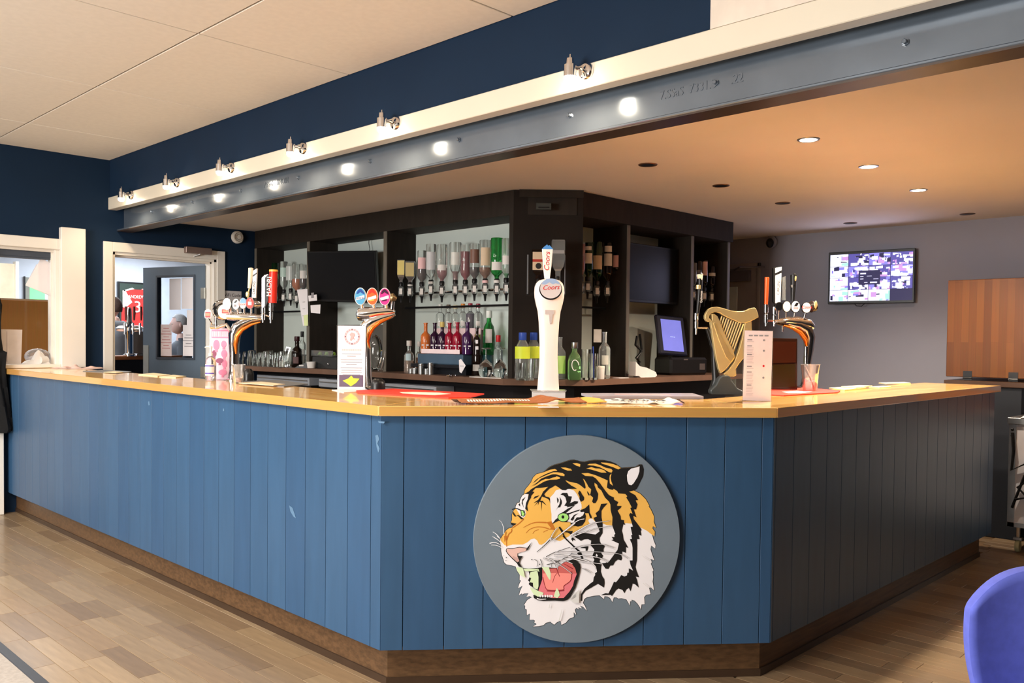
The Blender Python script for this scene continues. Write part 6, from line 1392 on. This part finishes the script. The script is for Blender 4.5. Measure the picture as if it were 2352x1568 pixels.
# ------------------------------------------------------------------ black jacket hanging at the left end
c_ = atd(-17, 840, 6.6)
t = thing('hanging_jacket', 'black jacket hanging over the left end of the bar counter', 'jacket', c_, FACE - .3); k_ = mpp(c_)
vs = []; n = 40; prof = [(160, 16), (156, 26), (140, 31), (100, 30), (60, 31), (34, 34), (30, 44), (20, 42), (-10, 40), (-50, 43), (-90, 50), (-120, 56), (-142, 62), (-150, 58), (-152, 30)]
fs = []
for j, (z, r) in enumerate(prof):
    for i in range(n):
        th = 2 * pi * i / n; q = 1 + .07 * sin(7 * th + z * .02) + .035 * sin(13 * th - z * .05)
        vs.append((r * q * cos(th) - 8, r * .45 * q * sin(th), z + 2 * sin(5 * th)))
fs = [(j * n + i, j * n + (i + 1) % n, (j + 1) * n + (i + 1) % n, (j + 1) * n + i) for j in range(len(prof) - 1) for i in range(n)] + [tuple(range(n)), tuple((len(prof) - 1) * n + i for i in range(n))]
MB(k_).put(vs, fs).build('jacket_body', SOFTBLK, t, True)
MB(k_).tube([(-8, 0, 156), (-8, 3, 200), (-8, 12, (2.085 - c_.z) / k_)], 1.5, 8).build('hanger_loop', SOFTBLK, t, True)
MB(k_).tube([(20, -12, 130), (26, -16, 80), (30, -16, 40)], [12, 11, 10], 12).build('sleeve', SOFTBLK, t, True)

# ------------------------------------------------------------------ steel trolley beside the hatch gap
t = thing('catering_trolley', 'stainless steel catering trolley with white side panel and castors at the end of the bar', 'trolley', (6.45, 1.655, 0))
BOX(-.01, .62, -.95, .012, .855, .90, .004).build('top', STEEL, t)
for (x, y) in ((0, -.04), (0, -.90), (.55, -.04), (.55, -.90)): BOX(x, x + .045, y, y + .042, .17, .855).build('corner_post', STEEL, t)
BOX(.006, .012, -.86, -.04, .2, .84).build('side_panel', mat('trolley_white', srgb(222, 222, 228), .3), t); BOX(.0, .6, -.9, 0, .17, .2).build('shelf', STEEL, t); BOX(.05, .55, -.02, -.012, .2, .84).build('end_panel', STEEL, t)
for (x, y) in ((.03, -.06), (.03, -.86), (.56, -.06), (.56, -.86)):
    c = MB().tube([(x, y, .17), (x, y, .1)], .012, 8).box(x - .02, x + .02, y - .025, y + .025, .085, .1).build('castor', STEEL, t)
    MB().lathe([(.0, -.013), (.036, -.013), (.04, -.006), (.04, .006), (.036, .013), (0, .013)], seg=20).xf(Matrix.Translation((x, y, .042)) @ Matrix.Rotation(pi / 2, 4, 'X')).build('wheel', mat('castor_wheel', srgb(190, 190, 150), .5), c, True)
MB().tube([(-.012, -.02, .80), (-.016, -.03, .68), (-.014, -.02, .55), (-.02, -.10, .60), (-.02, -.13, .5), (-.016, -.06, .44), (-.02, -.12, .38), (-.02, -.05, .36), (-.015, -.03, .3), (-.018, -.10, .52), (-.02, -.16, .58), (-.02, -.18, .52)], .009, 8).build('power_lead', SOFTBLK, t, True)
MB().box(-.03, -.005, -.19, -.14, .50, .58, .006).build('plug', BLACK, t)
for z in (.78, .82): MB().ell((-.004, -.018, z), (.008, .01, .01), 10, 8).build('lead_hook', BLACK, t, True)
t = thing('cardboard_box', 'brown cardboard carton standing on the steel trolley', 'box', (6.50, 1.42, .901), 0)
BOX(0, .4, -.40, .06, 0, .15, .003).build('carton', mat('cardboard', srgb(176, 112, 82), .8, var=.06), t)
for s_ in (0, 1): BOX(.0, .4, -.40 + .235 * s_, -.40 + .225 + .235 * s_, .15, .153).build('lid_flap', mat('cardboard', srgb(176, 112, 82), .8, var=.06), t)
t = thing('napkin', 'crumpled white napkin on the trolley edge beside the carton', 'napkin', (6.47, 1.54, .901))
MB().grid(lambda u, v: ((u - .5) * .07, (v - .5) * .10, .002 + .024 * max(0, sin(u * 3.1)) * max(0, sin(v * 3.1)) * (1 + .4 * sin(u * 17 + v * 11))), 12, 12).build('napkin_cloth', LBW, t, True)

# ------------------------------------------------------------------ blue chair in the corner of the view
c_ = atd(2446, 1470, 2.05); BLUEF = mat('chair_blue', srgb(100, 112, 212), .9, var=.06, scale=40, bump=.05)
t = thing('upholstered_chair', 'blue upholstered chair back at the lower corner of the view', 'chair', (c_.x, c_.y, 0), FACE + pi - .15)
W2 = .235
def bk(u, v, o_):
    ang = (u - .5) * 2; hw = W2 * (.72 + .28 * sin(min(v * 1.15, 1) * pi / 2)); z = .44 + .415 * v - .10 * abs(ang) ** 3.2 * v
    return (hw * ang, o_ - .05 * (1 - ang * ang) + .03 * v, z)
m_ = MB(); m_.grid(lambda u, v: bk(u, v, -.02), 20, 14); k0 = len(m_.v); m_.grid(lambda u, v: bk(u, v, .035), 20, 14)
nu, nv_ = 21, 15
rim = [(i) for i in range(nu)] + [nu * j + nu - 1 for j in range(1, nv_)] + [nu * (nv_ - 1) + i for i in range(nu - 2, -1, -1)] + [nu * j for j in range(nv_ - 2, 0, -1)]
m_.put([], []); m_.f += [(rim[i], rim[(i + 1) % len(rim)], rim[(i + 1) % len(rim)] + k0, rim[i] + k0) for i in range(len(rim))]; m_.mi += [0] * len(rim)
o = m_.build('backrest', BLUEF, t, True); sb = o.modifiers.new('s', 'SUBSURF'); sb.levels = 1; sb.render_levels = 1
MB().box(-.23, .23, .0, .46, .42, .50, .03).build('seat', BLUEF, t)
MB().tube([(-.2, -.02, .52), (0, -.075, .54), (.2, -.02, .52)], .006, 8).build('seam_fold', mat('blue_fold', srgb(48, 54, 120), .9), t, True)
for (x, y) in ((-.2, .02), (.2, .02), (-.2, .42), (.2, .42)): MB().tube([(x * 1.05, y, 0), (x, y, .43)], [.011, .014], 10).build('leg', mat('leg_black', srgb(26, 24, 24), .4, .5), t, True)

# ------------------------------------------------------------------ door and closer on the grey wall behind the harp
A_ = atx(1748, 612, XR); B_ = atx(1676, 612, XR)
zt = atx(1700, 606, XR).z
t = MB(); t.box(XR - .02, XR, A_.y, A_.y + .03, 0, zt, .003); t.box(XR - .02, XR, A_.y, 4.85, zt - .05, zt, .003); t.box(XR - .008, XR, A_.y + .03, 4.85, 0, zt - .05)
struct('door_3', t, mat('wall_door', srgb(160, 152, 148), .5))
P = atx(1702, 634, XR - .02); t = thing('door_closer', 'dark grey box door closer on the pale door behind the harp', 'door closer', P); k_ = mpp(P)
MB().box(-.05, 0, -.11, .12, -.05, .05, .004).build('closer_body', mat('closer_dark', srgb(96, 92, 98), .5), t); MB().tube([(-.04, .05, .06), (-.2, -.1, .07), (-.02, -.26, .075)], .008, 8).build('arm', mat('closer_dark', srgb(96, 92, 98), .5), t)
P = atx(1678, 690, XR - .03); t = thing('door_edge_strip', 'pale greenish edge strip beside the end of the back bar', 'strip', P)
MB().box(-.01, .01, -.07, .05, -.9, .13).build('strip', mat('strip_pale', srgb(206, 214, 204), .5), t)
# television on the grey wall (security camera grid)
A_, B_, C_, D_ = [atx(x, y, 7.40) for x, y in ((1903, 578), (2095, 572), (2101, 696), (1909, 697))]
c_ = (A_ + B_ + C_ + D_) / 4; w_ = ((A_ - B_).length + (C_ - D_).length) / 2; h_ = ((A_ - D_).length + (B_ - C_).length) / 2
TVR = -pi / 2 + .10
t = thing('wall_television', 'lit flat television showing a grid of camera views on the grey wall', 'television', c_, TVR)
MB().box(-w_ / 2, w_ / 2, 0, .04, -h_ / 2, h_ / 2, .004).build('casing', BLACK, t); MB().box(-.1, .1, .04, .13, -.1, .1).build('bracket', BLACK, t)
rr = random.Random(5)
SCB = [mat('scr_%d' % i, (0, 0, 0), .4, emit=c, es=e) for i, (c, e) in enumerate((((.78, .80, 1), 1.25), ((.62, .60, .95), 1.0), ((.25, .22, .75), .8), ((.01, .005, .08), .6), ((.35, .75, .6), .9), ((.6, .3, .7), .8), ((.10, .08, .4), .7)))]
sw, sh_ = w_ - .03, h_ - .045
def cell(nm, u0, u1, v0, v1, m, d=.0): return MB().box((u0 - .5) * sw, (u1 - .5) * sw, -.0015 - d, -.0008 - d, (.5 - v1) * sh_, (.5 - v0) * sh_).build(nm, m, t)
cell('display', 0, 1, 0, 1, SCB[3])
us = (0, .23, .48, .74, 1); vs_ = (0, .26, .50, .76, 1)
for r in range(4):
    for c in range(4):
        if r == 3 and c == 3: continue
        u0, u1, v0, v1 = us[c] + .003, us[c + 1] - .003, vs_[r] + .004, vs_[r + 1] - .004
        bright = (c == 0 or r == 3)
        cell('camera_view', u0, u1, v0, v1, SCB[0 if bright else (6 if (r + c) % 2 else 2)], .0002)
        m_ = MB(); 
        for q in range(9 if bright else 24):
            a_ = u0 + rr.random() * (u1 - u0); b_ = v0 + rr.random() * (v1 - v0); e1, e2 = .012 + rr.random() * .09, .014 + rr.random() * .09
            a2, b2 = min(a_ + e1, u1), min(b_ + e2, v1); m_.cur = rr.choice((1, 2, 3, 5, 4)) if bright else rr.choice((0, 0, 0, 1, 3, 6, 0, 5))
            sl = (rr.random() - .5) * .03
            p_ = [((a_ - .5) * sw, (.5 - b_) * sh_), ((a2 - .5) * sw, (.5 - b_ - sl) * sh_), ((a2 - .5) * sw, (.5 - b2 - sl * .5) * sh_), ((a_ - .5) * sw, (.5 - b2) * sh_)]
            m_.put([(x, -.0021 - q * 1e-5, z) for x, z in p_], [(0, 1, 2, 3)])
        tag(m_.build('picture_detail', SCB, t), kind='stuff')
cell('pop_up_window', .36, .62, .36, .66, SCB[3], .002)
for (u0, u1, v0, v1) in ((.38, .45, .41, .44), (.38, .42, .48, .495), (.38, .42, .53, .545), (.46, .52, .475, .485), (.54, .60, .54, .55), (.50, .585, .60, .63), (.43, .47, .605, .62)): cell('window_print', u0, u1, v0, v1, SCB[1], .0026)
light('AREA', c_ + Vector((-.06, 0, 0)), 1.5, (.7, .7, 1), .8, c_ + Vector((-2, 0, 0)), .45)
t = thing('television_lead', 'short black lead looping under the lit wall television', 'cable', atx(1975, 698, 7.42), TVR); k_ = mpp(t.location)
MB(k_).tube([(-14, 0, 4), (-8, 0, -4), (4, 0, -5), (14, 0, 4)], .9, 6).build('lead', BLACK, t, True)
